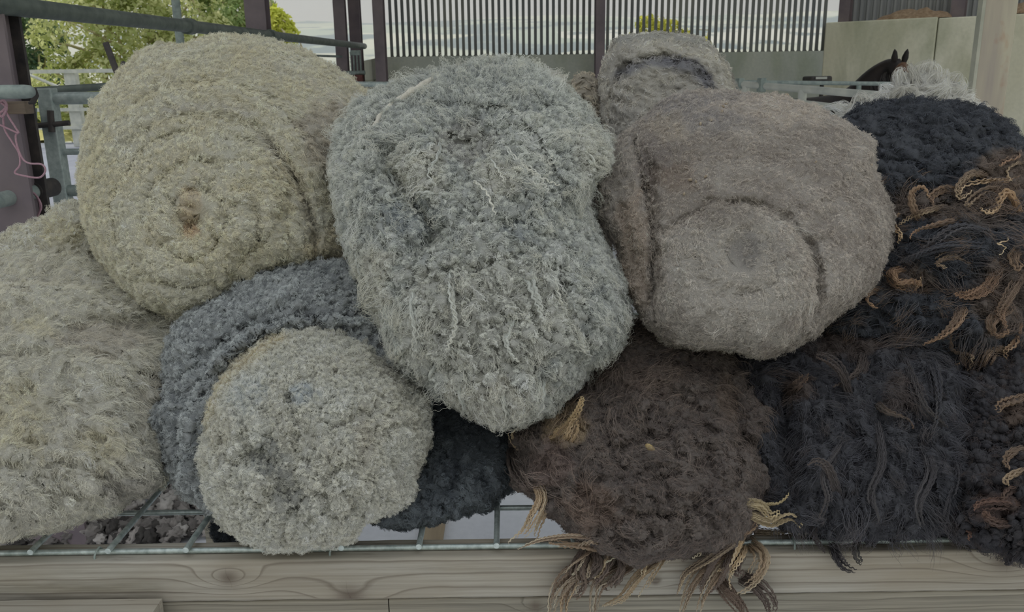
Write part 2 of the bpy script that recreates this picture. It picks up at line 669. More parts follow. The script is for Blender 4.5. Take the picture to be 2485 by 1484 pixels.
debris('straw_heap', 'low heap of brown straw and dirt on the ledge above the pale concrete wall', s0_, s1_, 0.12, 0)
debris('straw_heap', 'rust-brown litter on the wall ledge at the top right corner', wall_s(2440, 25), wall_s(2484, 20) + 1.0, 0.22, 5)
p = Mr @ Vector((wall_s(2022, 30), 0.42, 0))
i_post('steel_post', 'dark steel post above the left end of the pale concrete wall', p.x, p.y, 0.11, 0.11, zr - 0.005, 4.6, MAT['oxide'], ang=ang)
p = Mr @ Vector((wall_s(2312, 20), 0.30, 0))
i_post('steel_post', 'dark steel post above the wall, left of the rust-stained post', p.x, p.y, 0.12, 0.12, zr - 0.005, 4.6, MAT['oxide'], ang=ang)

# rust-stained post on the right
Yp = 3.4
xa, xb = at(2366, 150, Yp)[0], at(2453, 150, Yp)[0]
rp = thing('barn_post', 'broad rust-stained post at right in front of the pale concrete wall', 'post', loc=(float(xa + xb) / 2, Yp, 0))
MB().box((xa + 0.01, Yp, 0), (xb, Yp + 0.03, 4.6), bev=0.006).build('post_body', MAT['post'], rp)
e = MB().box((xa, Yp - 0.004, 0), (xa + 0.013, Yp + 0.03, 4.6)).build('edge_strip', MAT['pale_edge'], rp)  # narrow strip, paler than the post body
e['label'] = 'pale edge'

# ------------------------------------------------------------------ left: post, gate, pipes, twine
Yq = 2.62
xq = float(at(31, 200, Yq)[0])
x2 = float(at(57, 200, Yq + 0.09)[0])
lp = thing('barn_post', 'thick brown-grey steel post at the left edge with pink twine on it', 'post', loc=(xq - 0.1, Yq, 0))
MB().box((xq - 0.2, Yq, 0), (xq, Yq + 0.014, 4.6)).build('flange', MAT['oxide'], lp)
MB().box((x2 - 0.2, Yq + 0.12, 0), (x2, Yq + 0.134, 4.6)).build('flange', MAT['black'], lp)  # same steel; shade of the recessed side put into a darker colour
MB().box((xq - 0.06, Yq + 0.014, 0), (xq - 0.05, Yq + 0.12, 4.6)).build('web', MAT['oxide'], lp)


def pipe(name, label, a, b, r, m, cat='pipe', joints=(), group=None):
    root = thing(name, label, cat, group, loc=tuple(float(v) for v in a))
    a, b = np.array(a), np.array(b)
    MB().tube([a, a * 0.5 + b * 0.5, b], r, 16).build('tube', m, root, True)
    for j in joints:
        c = a + (b - a) * j
        t = (b - a) / np.linalg.norm(b - a)
        MB().tube([c - t * r * 1.2, c + t * r * 1.2], r * 1.28, 16).build('collar', m, root, True)
    return root


def lerp_px(pa, Ya, pb, Yb, px):
    t = (px - pa) / (pb - pa)
    return 1 / (1 / Ya * (1 - t) + 1 / Yb * t)


Ya, Yb2 = 2.52, 9.1
a, b = at(-60, 5, Ya), at(884, 112, Yb2)
tj = []
for px in (455, 655):
    Yj = lerp_px(-60, Ya, 884, Yb2, px)
    tj.append((Yj - Ya) / (Yb2 - Ya))
pipe('overhead_pipe', 'long dark grey pipe rail running back above the cream roll', a, b, 0.029, MAT['pipe'], joints=tj)
a, b = at(425, -40, 4.7), at(445, 250, 4.7)
b[0] = a[0] * 0.3 + b[0] * 0.7
b = np.array([at(437, 100, 4.7)[0], 4.7, 0.0])
a = np.array([b[0], 4.7, 4.6])
pipe('upright_pipe', 'thin grey upright pipe behind the sloping pipe rail', a, b, 0.022, MAT['galvdull'])

# galvanised field gate
Yg = 2.95
gate = thing('field_gate', 'galvanised tube gate beside the left post', 'gate', loc=tuple(float(v) for v in at(135, 520, Yg)))
xa, xb = float(at(101, 250, Yg)[0]), float(at(136, 250, Yg)[0])
zt_g = float(at(120, 214, Yg)[2])
MB().box((xa, Yg - 0.025, 0.16), (xb, Yg + 0.025, zt_g), bev=0.004).build('stile', MAT['galv'], gate)
zz = [(238, 0.021), (368, 0.011), (462, 0.02)]
for py, r in zz:
    q = at(180, py, Yg)
    q2 = at(320, py - 1, Yg)
    MB().tube([(xb - 0.02, Yg, q[2]), (xb + 0.95, Yg, q[2] * 0.2 + q2[2] * 0.8)], r, 14).build('rail', MAT['galv'] if py != 462 else MAT['galvdull'], gate, True)
for z_ in (0.55, 0.32):
    MB().tube([(xb - 0.02, Yg, z_), (xb + 0.95, Yg, z_)], 0.018, 14).build('rail', MAT['galv'], gate, True)
MB().tube([(xb + 0.95, Yg, 0.16), (xb + 0.95, Yg, zt_g)], 0.022, 14).build('rail', MAT['galv'], gate, True)
# latch: slide bolt and bracket
q = at(62, 318, Yg - 0.02)
MB().tube([at(58, 308, Yg - 0.03), at(168, 298, Yg - 0.03)], 0.009, 12).build('bolt', MAT['black'], gate, True)
MB().tube([at(85, 262, Yg - 0.03), at(86, 306, Yg - 0.03)], 0.006, 10).build('bolt_handle', MAT['galvdull'], gate, True)
MB().tube([at(122, 268, Yg - 0.03), at(126, 320, Yg - 0.03)], 0.011, 10).build('latch_pin', MAT['black'], gate, True)
c0, c1 = at(40, 282, Yg - 0.06), at(72, 334, Yg - 0.06)
bk = MB().box((c0[0], Yg - 0.10, c1[2]), (c1[0], Yg - 0.03, c0[2]), bev=0.004).build('latch_bracket', MAT['galvdull'], lp)

# tube rail that meets the gate, with rounded end
a, b = at(-90, 224, 2.5), at(84, 222, 2.5)
r0 = thing('tube_rail', 'round-ended grey tube rail crossing the left post', 'rail', loc=tuple(float(v) for v in a))
bb = b + np.array([0.01, 0.03, 0])
MB().tube([a, b - np.array([0.03, 0, 0]), b - np.array([0.012, 0, 0]), b - np.array([0.003, 0, 0]), b], [0.02, 0.02, 0.018, 0.012, 0.003], 18).build('tube', MAT['galvdull'], r0, True)
MB().tube([at(78, 216, 2.55), at(86, 232, 2.56), at(80, 248, 2.56), at(70, 250, 2.56)], [0.012, 0.010, 0.008, 0.004], 10).build('end_hook', MAT['black'], r0, True)
a, b = at(90, 220, 3.3), at(420, 200, 3.3)
tr_ = pipe('tube_rail', 'darker horizontal tube just above the gate top', a, b, 0.014, MAT['pipe'], 'rail')
MB().tube([(float(b[0]) - 0.02, 3.3, float(b[2])), (float(b[0]) - 0.02, 3.3, 0.0)], 0.02, 12).build('upright', MAT['pipe'], tr_, True)
a, b = at(-90, 508, 2.42), at(132, 452, 2.85)
r1 = thing('tube_rail', 'low grey tube rail at the left edge wound with twine', 'rail', loc=tuple(float(v) for v in a))
MB().tube([a, b], 0.024, 18).build('tube', MAT['galvdull'], r1, True)
MB().tube([a + (b - a) * 0.74, a + (b - a) * 0.98], 0.031, 18).build('collar', MAT['black'], r1, True)
# wooden block on the post
c0, c1 = at(18, 246, Yq - 0.03), at(72, 276, Yq - 0.03)
wbk = MB().box((c0[0], Yq - 0.05, c1[2]), (c1[0], Yq - 0.001, c0[2]), bev=0.003).build('wooden_block', simple('brown_wood', srgb(110, 98, 88), srgb(140, 125, 110), 20, 0.8, 0, 0.3, 0.002, (0.3, 1, 3)), None)
tag(wbk, 'small brown wooden block fixed across the left post', 'block')


def rope(name, label, pl, Y, r, m, parent=None):
    """smooth tube through pixel points"""
    pts = np.array([at(p[0], p[1], (p[2] if len(p) > 2 else Y)) for p in pl])
    n = len(pts)
    t = np.linspace(0, n - 1, n * 10)
    out = []
    for u in t:
        i = int(min(u, n - 2))
        f = u - i
        p0, p1, p2, p3 = pts[max(i - 1, 0)], pts[i], pts[i + 1], pts[min(i + 2, n - 1)]
        out.append(0.5 * ((2 * p1) + (-p0 + p2) * f + (2 * p0 - 5 * p1 + 4 * p2 - p3) * f * f + (-p0 + 3 * p1 - 3 * p2 + p3) * f ** 3))
    o = MB().tube(out, r, 8).build(name, m, parent, True)
    return o


tw = thing('baler_twine', 'pink baler twine hanging in long loops on the left post', 'twine', loc=tuple(float(v) for v in at(10, 250, 2.55)))
rope('strand', None, [(6, 250), (14, 262), (8, 285), (12, 315), (30, 345), (46, 372), (48, 400), (36, 418), (52, 425), (90, 431), (105, 424), (110, 410), (100, 398), (72, 396), (55, 385), (42, 355), (38, 330), (44, 322)], 2.55, 0.0028, MAT['pink'], tw)
rope('strand', None, [(10, 262), (22, 285), (38, 310), (44, 322), (20, 312), (-6, 300)], 2.545, 0.0028, MAT['pink'], tw)
rope('knot', None, [(-6, 252), (8, 244), (16, 256), (8, 268), (-2, 275), (6, 282), (16, 262), (4, 250)], 2.54, 0.0038, MAT['pink'], tw)
tw2 = thing('baler_twine', 'faded pink twine loop round the low tube rail', 'twine', loc=tuple(float(v) for v in at(70, 470, 2.68)))
rope('strand', None, [(52, 466), (70, 462), (90, 478), (98, 505), (88, 528), (70, 535), (56, 520), (48, 498), (52, 480)], 2.685, 0.0035, MAT['pink'], tw2)
rope('strand', None, [(60, 462), (84, 470), (100, 498), (92, 522), (76, 534), (70, 510)], 2.675, 0.003, MAT['pink'], tw2)

# two dark handles sticking up behind the cream roll
rope_h = thing('tool_handle', 'straight dark tool handle leaning up left of the cream roll', 'tool handle', loc=tuple(float(v) for v in at(300, 215, 2.4)))
MB().tube([at(256, 103, 2.4), at(276, 155, 2.4), at(305, 235, 2.4)], 0.0085, 12).build('shaft', MAT['black'], rope_h, True)
p_ = np.array(at(305, 235, 2.4))
MB().tube([p_, [p_[0] + 0.10, 2.50, 0.0]], 0.0085, 12).build('lower_shaft', MAT['black'], rope_h, True)
rope_h = thing('tool_handle', 'rounded stub of a dark handle poking up beside the cream roll', 'tool handle', loc=tuple(float(v) for v in at(305, 215, 2.3)))
MB().tube([at(298, 148, 2.3), at(299, 152, 2.3), at(301, 160, 2.3), at(312, 215, 2.3)], [0.003, 0.007, 0.0095, 0.010], 14).build('shaft', MAT['black'], rope_h, True)
p_ = np.array(at(312, 215, 2.3))
MB().tube([p_, [p_[0] + 0.09, 2.45, 0.0]], 0.010, 12).build('lower_shaft', MAT['black'], rope_h, True)

# thin rail between posts, latch box, pale barrier rail in the middle
a, b = at(600, 130, 8.2), at(830, 137, 9.15)
pipe('thin_rail', 'thin grey rail below the pipe end, left of the twin posts', a, b, 0.012, MAT['galvdull'], 'rail')
lb = thing('latch_box', 'grey latch box with a hanging chain on the twin posts', 'latch', loc=tuple(float(v) for v in at(862, 150, 9.1)))
c0, c1 = at(850, 122, 9.1), at(877, 172, 9.1)
MB().box((c0[0], 9.08, c0[2] - 0.05), (c1[0], 9.13, c0[2]), bev=0.004).build('box', MAT['galvdull'], lb)
for k in range(3):
    xx = c0[0] + 0.03 + k * 0.035
    MB().tube([(xx, 9.1, c0[2] - 0.03), (xx, 9.1, c1[2])], 0.009, 8).build('bar', MAT['galvdull'], lb, True)
for k in range(10):
    zc = c0[2] - 0.02 - k * 0.022
    MB().tube([(c0[0] + 0.004 * (k % 2), 9.06, zc), (c0[0] + 0.006, 9.06, zc - 0.02)], 0.006, 6).build('chain_link', MAT['galv'], lb, True)
MB().tube([at(830, 178, 9.05), at(886, 176, 9.05)], 0.022, 12).build('end_tube', MAT['galvdull'], lb, True)
bx = MB().box((at(860, 185, 9.0)[0], 8.98, 0.0), (at(880, 185, 9.0)[0], 9.08, at(860, 182, 9.0)[2])).build('red_stump', simple('rusty_red_iron', srgb(96, 62, 60), srgb(120, 80, 74), 20, 0.8), lb)
bx['label'] = 'rust-red foot below the latch'
a, b = at(860, 204, 5.2), at(1300, 206, 5.2)
br = thing('barrier_rail', 'pale horizontal barrier rail seen between the cream and silver-grey rolls', 'rail', loc=tuple(float(v) for v in a))
MB().tube([a, b], 0.016, 14).build('rail', MAT['galv'], br, True)
for px in (845, 1290):
    q = at(px, 210, 5.2)
    MB().tube([(q[0], 5.2, q[2]), (q[0], 5.2, 0)], 0.02, 12).build('upright', MAT['galv'], br, True)

# barrier on the right, before the horse
bar = thing('cattle_barrier', 'pale tube barrier behind the beige and brown rolls, below the horse', 'barrier', loc=tuple(float(v) for v in at(1800, 205, 6.2)))
YA, YC = 6.4, 4.6
a, b = at(1786, 203, YA), at(2330, 247, YC)
MB().tube([a, b], 0.024, 16).build('rail', MAT['white_rail'], bar, True)
a2, b2 = at(1786, 232, YA), at(2330, 295, YC)
MB().tube([a2, b2], 0.022, 16).build('rail', MAT['white_rail'], bar, True)
for px in (1795, 1848):
    Yj = lerp_px(1786, YA, 2330, YC, px)
    q = at(px, 205, Yj)
    MB().box((q[0] - 0.02, Yj - 0.05, q[2] - 0.05), (q[0] + 0.02, Yj + 0.05, q[2] + 0.045), bev=0.005).build('clamp', MAT['galvdull'], bar)
for px in (1810, 1948, 2320):
    Yj = lerp_px(1786, YA, 2330, YC, px)
    q = at(px, 205 + (px - 1786) * 0.08, Yj)
    MB().tube([(q[0], Yj, q[2]), (q[0], Yj, 0)], 0.028, 12).build('upright', MAT['white_rail'], bar, True)
hr = thing('feed_rail', 'dull horizontal feed rail running just below the horse', 'rail', loc=tuple(float(v) for v in at(1800, 205, 7.0)))
MB().tube([at(1780, 199, 7.1), at(2330, 205, 6.9)], 0.016, 12).build('rail', MAT['galvdull'], hr, True)
for px in (1790, 2085, 2320):
    q = at(px, 202, 7.0)
    MB().tube([(q[0], 7.0, q[2]), (q[0], 7.0, 0)], 0.02, 10).build('upright', MAT['galvdull'], hr, True)
# drinker
c = at(1985, 192, 8.6)
dk = thing('water_bowl', 'black water bowl with a pale label low on the wall corner', 'water bowl', loc=tuple(float(v) for v in c))
MB().box((c[0] - 0.11, 8.5, c[2] - 0.05), (c[0] + 0.11, 8.75, c[2] + 0.03), bev=0.02).build('bowl', MAT['black'], dk)
MB().box((c[0] - 0.06, 8.49, c[2] + 0.0), (c[0] + 0.05, 8.505, c[2] + 0.022)).build('pale_strip', MAT['white_rail'], dk)
MB().tube([(c[0] + 0.08, 8.7, c[2]), (c[0] + 0.08, 8.7, 0)], 0.02, 10).build('pipe', MAT['black'], dk, True)

# ------------------------------------------------------------------ far fence and trees on the left
Yf = 23.5
ff_ = thing('white_fence', 'white rail fence with a thick pale post before the trees', 'fence', loc=tuple(float(v) for v in at(60, 325, Yf)))
xa = float(at(-200, 172, Yf)[0])
xb = float(at(420, 172, Yf)[0])
for py, rr in ((173, 0.05), (266, 0.045), (310, 0.045)):
    z_ = float(at(150, py, Yf)[2])
    MB().box((xa, Yf - 0.03, z_ - rr), (xb, Yf + 0.03, z_ + rr)).build('rail', MAT['white_rail'], ff_)
for px, ww in ((165, 0.15), (-100, 0.12), (390, 0.12)):
    q = at(px, 172, Yf)
    MB().box((q[0] - ww, Yf + 0.03, 0), (q[0] + ww, Yf + 0.25, q[2] + 0.03)).build('fence_post', MAT['white_rail'], ff_)
MB().tube([at(52, 174, Yf - 0.1), at(150, 214, Yf - 0.1)], 0.04, 8).build('brace', MAT['white_rail'], ff_)

LM = Mat('leaf', 0.6, 0, 0.2)
la = LM.n('Attribute', _attribute_name='col')
LM.l(la.outputs['Color'], LM.b.inputs['Base Color'])
ltr = LM.n('BsdfTranslucent')
LM.l(la.outputs['Color'], ltr.inputs['Color'])
lmx = LM.n('MixShader')
lmx.inputs[0].default_value = 0.5
LM.l(LM.b.outputs[0], lmx.inputs[1])
LM.l(ltr.outputs[0], lmx.inputs[2])
LM.l(lmx.outputs[0], [n for n in LM.t.nodes if n.type == 'OUTPUT_MATERIAL'][0].inputs['Surface'])
BK = simple('pale_bark', srgb(165, 155, 125), srgb(195, 185, 150), 6, 0.9)


def tree(label, x, y, z0, blobs, nleaf, lsize, cols, seed, trunk_r=0.16):
    r = np.random.default_rng(seed)
    root = thing('tree', label, 'tree', 'trees beyond the yard' if False else None, loc=(x, y, z0))
    cs, ns = [], []
    tot = sum(b[3] ** 2 for b in blobs)
    for (bx_, by_, bz_, br_) in blobs:
        k = int(nleaf * br_ ** 2 / tot)
        d = r.normal(size=(k, 3))
        d /= np.linalg.norm(d, axis=1)[:, None]
        rad = br_ * (0.55 + 0.45 * r.random(k) ** 0.6)
        P = np.array([bx_, by_, bz_]) + d * rad[:, None]
        P += 0.25 * br_ * np.stack([perlin(P * 1.1 + s_) for s_ in (0, 31, 57)], -1)
        keep = perlin(P * 1.3 + 5) > -0.22
        cs.append(P[keep])
        ns.append(d[keep])
    P, N = np.concatenate(cs), np.concatenate(ns)
    n = len(P)
    u = np.cross(N + r.normal(0, 0.7, (n, 3)), r.normal(size=(n, 3)))
    u /= np.linalg.norm(u, axis=1)[:, None]
    v = np.cross(u, N + r.normal(0, 0.8, (n, 3)))
    v /= np.linalg.norm(v, axis=1)[:, None] + 1e-9
    s_ = lsize * (0.6 + 0.8 * r.random(n))[:, None]
    Q = np.stack([P - u * s_, P + v * s_ * 0.55, P + u * s_, P - v * s_ * 0.55], 1).reshape(-1, 3)
    F = np.arange(n * 4).reshape(-1, 4)
    t = np.clip(0.5 + 0.55 * perlin(P * 0.7 + 3) + r.normal(0, 0.22, n), 0, 1)[:, None]
    c = np.array(cols[0]) * (1 - t) + np.array(cols[1]) * t
    c = np.repeat(c, 4, 0)
    mesh_np('foliage', Q, F, LM.m, root, False, 'stuff', c)
    mid = np.mean([b[:3] for b in blobs], 0)
    MB().tube([(x, y, z0), (x + 0.1, y, z0 + 1.0), tuple((np.array([x, y, z0 + 1.0]) + mid) / 2), tuple(mid)], [trunk_r, trunk_r * 0.8, trunk_r * 0.55, trunk_r * 0.3], 8).build('trunk', BK, root, True)
    for b in blobs:
        c_ = np.array(b[:3])
        for q in range(4):
            e_ = c_ + r.normal(0, 0.55, 3) * b[3]
            e2 = e_ + r.normal(0, 0.3, 3) * b[3]
            st = (np.array([x, y, z0 + 1.5]) * 0.4 + c_ * 0.6)
            MB().tube([st, (st + e_) / 2 + r.normal(0, 0.15, 3), e_, e2], [0.06, 0.045, 0.03, 0.012], 6).build('branch', BK, root, True)


def tpx(px, py, Y, r):
    q = at(px, py, Y)
    return (float(q[0]), float(q[1]), float(q[2]), r)


YEL = (srgb(165, 178, 108), srgb(232, 232, 185))
GRN = (srgb(130, 155, 100), srgb(200, 210, 155))
DRK = (srgb(75, 105, 88), srgb(130, 150, 110))
tree('dark green tree at far left behind the white fence', at(70, 300, 30)[0], 30.5, -0.5, [tpx(70, 90, 30.5, 1.2), tpx(100, 200, 30, 0.9), tpx(30, 20, 31, 1.2), tpx(70, 270, 30, 0.9)], 9000, 0.085, DRK, 1)
tree('large sunlit yellow-green tree behind the gate and cream roll', at(270, 300, 27)[0], 27.3, -0.2,
     [tpx(200, 60, 27, 1.5), tpx(330, 90, 27.5, 1.5), tpx(260, 200, 26.6, 1.2), tpx(420, 20, 28, 1.6), tpx(150, 230, 26.5, 1.0), tpx(320, 270, 26.5, 0.9), tpx(190, 290, 26.3, 0.6), tpx(480, 110, 28, 1.3), tpx(250, -60, 28, 1.6)], 24000, 0.085, YEL, 2)
tree('pale green tree between the upright pipe and the wide post', at(560, 250, 29)[0], 29.5, -0.5,
     [tpx(560, 60, 29, 1.3), tpx(620, 130, 29.5, 1.2), tpx(530, -40, 30, 1.4), tpx(500, 180, 29.5, 1.3), tpx(600, 0, 30, 0.9)], 13000, 0.085, GRN, 3)
tree('bright yellow-green sapling right of the wide steel post', at(670, 250, 24)[0], 24.4, -0.4,
     [tpx(680, 60, 24, 0.42), tpx(695, 80, 24, 0.40), tpx(665, 100, 24, 0.5), tpx(668, 40, 24, 0.3), tpx(650, 150, 24, 0.6)], 3200, 0.075, (srgb(185, 195, 70), srgb(225, 225, 120)), 4, 0.08)
tree('small yellow-green bush seen through the slats behind the beige roll', at(1590, 200, 30)[0], 30, -2,
     [tpx(1570, 90, 30, 0.7), tpx(1620, 100, 30, 0.7), tpx(1540, 110, 30, 0.6), tpx(1680, 110, 30, 0.6)], 4500, 0.085, (srgb(165, 170, 60), srgb(215, 210, 110)), 5, 0.08)
# grass at the foot of the trees
bank = grid(at(-300, 320, 25)[0], at(650, 320, 25)[0], 25.4, 33, 60, 20, lambda x, y: 0.05 + 0.10 * (y - 25.4) * (y < 28) + 0.26 * (y >= 28) + 0.12 * fbm(np.stack([x, y, 0 * x], -1), 3), 'bank', simple('dry_sunlit_grass', srgb(150, 150, 80), srgb(205, 198, 140), 1.5, 0.95, 0, 0.5, 0.05))
tag(bank, kind='structure')

# ------------------------------------------------------------------ horse behind the barrier
HB = simple('dark_bay_coat', srgb(30, 27, 28), srgb(52, 44, 40), 8, 0.55, 0, 0.05, 0.002)
HF = simple('brown_face_coat', srgb(92, 66, 50), srgb(120, 88, 64), 10, 0.6, 0, 0.05, 0.002)
YH = 7.7
hx, hy_, hz0 = [float(v) for v in at(2060, 205, YH)]
horse = thing('horse', 'dark bay horse with a brown face, neck arched down behind the barrier', 'horse', loc=(hx - 0.6, YH, 0))


def skin(name, nodes, edges, m, parent, sub=2):
    me = bpy.data.meshes.new(name)
    me.from_pydata([tuple(np.array(n[:3]) - np.array(parent.location)) for n in nodes], edges, [])
    o = link(bpy.data.objects.new(name, me), parent)
    md = o.modifiers.new('skin', 'SKIN')
    md.use_smooth_shade = True
    for k, n in enumerate(nodes):
        sv = me.skin_vertices[0].data[k]
        sv.radius = (n[3], n[4] if len(n) > 4 else n[3])
        sv.use_root = (k == 0)
    ss = o.modifiers.new('sub', 'SUBSURF')
    ss.levels = sub
    ss.render_levels = sub
    me.materials.append(m)
    return o


def hp(px, py, Y=YH):
    return [float(v) for v in at(px, py, Y)]


wx, wy, wz = hp(2060, 215)
poll = hp(2168, 158, YH - 0.28)
nb_ = [
    (wx - 0.75, YH + 0.1, wz - 0.36, 0.27),          # 0 barrel (root)
    (wx - 0.25, YH + 0.05, wz - 0.30, 0.27),         # 1 chest
    (wx - 1.35, YH + 0.15, wz - 0.32, 0.27),         # 2 croup
    (wx + 0.10, YH - 0.02, wz - 0.20, 0.21),         # 3 neck base
    (*hp(2118, 196, YH - 0.12), 0.135),              # 4 mid neck
    (*hp(2160, 164, YH - 0.25), 0.095),              # 5 crest near the poll
    (*hp(2178, 163, YH - 0.33), 0.085),              # 6 poll
    (*hp(2186, 190, YH - 0.45), 0.075, 0.085),       # 7 cheek
    (*hp(2192, 218, YH - 0.54), 0.055, 0.06),        # 8 nose
    (*hp(2194, 238, YH - 0.58), 0.05, 0.055),        # 9 muzzle
]
ed = [(0, 1), (0, 2), (1, 3), (3, 4), (4, 5), (5, 6), (6, 7), (7, 8), (8, 9)]
for sx, sy, top in ((-0.15, -0.14, 1), (-0.15, 0.20, 1), (-1.35, 0.0, 2), (-1.35, 0.32, 2)):
    k = len(nb_)
    bx_ = wx + sx
    bend = 0.10 if top == 2 else 0.0
    nb_ += [(bx_ - bend * 0.3, YH + sy, wz - 0.62, 0.12 if top == 1 else 0.15), (bx_ + (0.03 if top == 1 else -bend), YH + sy, 0.52, 0.065), (bx_, YH + sy, 0.13, 0.042), (bx_ + 0.03, YH + sy, 0.045, 0.06)]
    ed += [(top, k), (k, k + 1), (k + 1, k + 2), (k + 2, k + 3)]
skin('body', nb_, ed, HB, horse)
for px, dx in ((2172, -0.01), (2192, 0.01)):
    a = np.array(hp(px, 156, YH - 0.34))
    MB().tube([a, a + [dx, 0, 0.055], a + [dx * 1.5, -0.01, 0.10], a + [dx * 2, -0.01, 0.125]], [0.018, 0.027, 0.017, 0.002], 10).build('ear', HB, horse, True)
fc = np.array(hp(2186, 182, YH - 0.5))
bm = bmesh.new()
bmesh.ops.create_uvsphere(bm, u_segments=20, v_segments=12, radius=1.0, matrix=Matrix.Translation(V(fc)) @ Matrix.Rotation(0.15, 4, 'Y') @ Matrix.Diagonal((0.062, 0.075, 0.105, 1)))
mb = MB()
mb.add_bm(bm)
f_ = mb.build('face', HF, horse, True)
f_['label'] = 'brown face'
for px in (2178, 2197):
    a = np.array(hp(px, 176, YH - 0.57))
    bm = bmesh.new()
    bmesh.ops.create_uvsphere(bm, u_segments=12, v_segments=8, radius=0.013, matrix=Matrix.Translation(V(a)))
    mb = MB()
    mb.add_bm(bm)
    mb.build('eye', MAT['black'], horse, True)
# mane along the crest, tail
mb = MB()
r_ = np.random.default_rng(11)
for k in range(40):
    t = k / 39
    a = np.array(hp(2080, 200, YH - 0.02)) * (1 - t) + np.array(hp(2166, 146, YH - 0.27)) * t
    mb.tube([a, a + [r_.normal(0, .01), -0.07, 0.0], a + [r_.normal(0, .02), -0.12, -0.10], a + [r_.normal(0, .02), -0.13, -0.2]], [0.012, 0.014, 0.01, 0.002], 5)
mb.build('mane', MAT['black'], horse, True, 'stuff')
tl = np.array([wx - 1.52, YH + 0.15, wz - 0.30])
MB().tube([tl, tl + [-0.1, 0, -0.1], tl + [-0.15, 0, -0.5], tl + [-0.14, 0, -0.85]], [0.04, 0.06, 0.07, 0.01], 10).build('tail', MAT['black'], horse, True)

# ------------------------------------------------------------------ table: timber rail, boards, wire mesh
ZM = 0.90                       # underside of the mesh, top of the timber
front = on_plane_z(1205, 1322, ZM + 0.006)
YF = float(front[1])            # line of the front wire
XL, XR = -0.95, 0.95


def plank(name, x0, x1, y0, y1, z0, z1, m, parent=None, knots=(), nx=420, rad=0.004, seed=0, sag=0.0, tilt=0.0):
    """timber with rounded edges; attribute g = ring height that bows round the knots, knot = dark heart"""
    prof = []
    nzf = 26
    for k in range(nzf + 1):
        prof.append((y0, z0 + rad + (z1 - z0 - 2 * rad) * k / nzf, z0 + (z1 - z0) * k / nzf))
    for a in np.linspace(0, math.pi / 2, 5)[1:]:
        prof.append((y0 + rad - rad * math.cos(a), z1 - rad + rad * math.sin(a), z1 + rad * a))
    for k in range(1, 9):
        prof.append((y0 + rad + (y1 - y0 - rad) * k / 8, z1, z1 + rad * 1.6 + (y1 - y0) * k / 8))
    prof.append((y1, z0, z1 + 0.1))
    prof.append((y0 + rad, z0, z0 - 0.02))
    npf = len(prof)
    xs = np.linspace(x0, x1, nx)
    Yv = np.array([p[0] for p in prof])
    Zv = np.array([p[1] for p in prof])
    Gv = np.array([p[2] for p in prof])
    X = np.repeat(xs[:, None], npf, 1)
    Pn = np.stack([X * 0.9 + seed, np.repeat(Gv[None], nx, 0) * 6, 0 * X], -1)
    wob = perlin(Pn * np.array([1.2, 1, 1])) * 0.006 + perlin(np.stack([X * 3 + seed, 0 * X, 0 * X], -1)) * 0.003
    zz = np.repeat(Gv[None], nx, 0)
    g = zz + wob
    kn = np.zeros_like(g)
    for (kx, kz, r, amp) in knots:
        d2_ = ((X - kx) / (r * 2.0)) ** 2 + ((zz - kz) / r) ** 2
        g = g + amp * np.exp(-d2_ * 0.9)
        kn = np.maximum(kn, np.exp(-(((X - kx) / r) ** 2 + ((zz - kz) / r) ** 2) * 2.2) * 0.75)
    for (kx, kz, r, amp) in knots[:3]:       # drying crack across the heart of the knot
        sl = np.exp(-((X - kx + 0.12 * (zz - kz) + 0.0016 * np.sin((zz - kz) / r * 3)) / 0.0011) ** 2) * np.clip(1.1 - np.abs(zz - kz) / r, 0, 1)
        kn = np.maximum(kn, 1.0 * sl)
    edge = 0.0012 * fbm(np.stack([X * 14 + seed, zz * 60, 0 * X], -1), 3)
    P = np.stack([X, np.repeat(Yv[None], nx, 0) + edge, np.repeat(Zv[None], nx, 0) + tilt * X], -1)
    for (kx, kz, r, amp) in knots:
        P[..., 1] -= 0.002 * np.exp(-(((X - kx) / r) ** 2 + ((zz - kz) / r) ** 2))
    P = P.reshape(-1, 3)
    i = np.arange(nx * npf).reshape(nx, npf)
    j = np.roll(i, -1, 1)
    F = np.stack([i[:-1], i[1:], j[1:], j[:-1]], -1).reshape(-1, 4)
    caps = [list(map(int, i[0])), list(map(int, i[-1][::-1]))]
    o = mesh_np(name, P, F.tolist() + caps, m, parent, True, None, None, {'g': g.ravel(), 'knot': kn.ravel()})
    try:
        o.data.set_sharp_from_angle(angle=math.radians(50))
    except Exception:
        pass
    return o


def fz(px, py, Y):
    q = at(px, py, Y)
    return float(q[0]), float(q[2])


Y0 = YF - 0.022                 # front face of the timber rail
_, z_lo = fz(1242, 1452, Y0)
kn = []
for px, py, r, amp in ((555, 1398, 0.021, 0.060), (850, 1452, 0.030, 0.035), (2440, 1352, 0.030, 0.05), (1590, 1412, 0.010, 0.02), (2160, 1300, 0.02, 0.02)):
    kx, kz = fz(px, py, Y0)
    kn.append((kx, kz, r, amp))
z_top = ZM
rail = plank('timber_rail', XL, XR, Y0, Y0 + 0.05, z_lo, z_top, MAT['wood'], None, kn, 1800, 0.005, 3)
tag(rail, 'thick weathered timber rail with a round knot under the front wire', 'timber')
_, zb = fz(1242, 1500, Y0 + 0.004)
xj = fz(942, 1465, Y0)[0]
b1 = plank('timber_board', XL, xj - 0.0008, Y0 + 0.004, Y0 + 0.05, zb - 0.10, z_lo - 0.0012, MAT['wood2'], None, (), 160, 0.003, 11)
tag(b1, 'lower grey board on the left, ending at the butt joint under the rail', 'timber')
kx, kz = fz(1300, 1455, Y0)
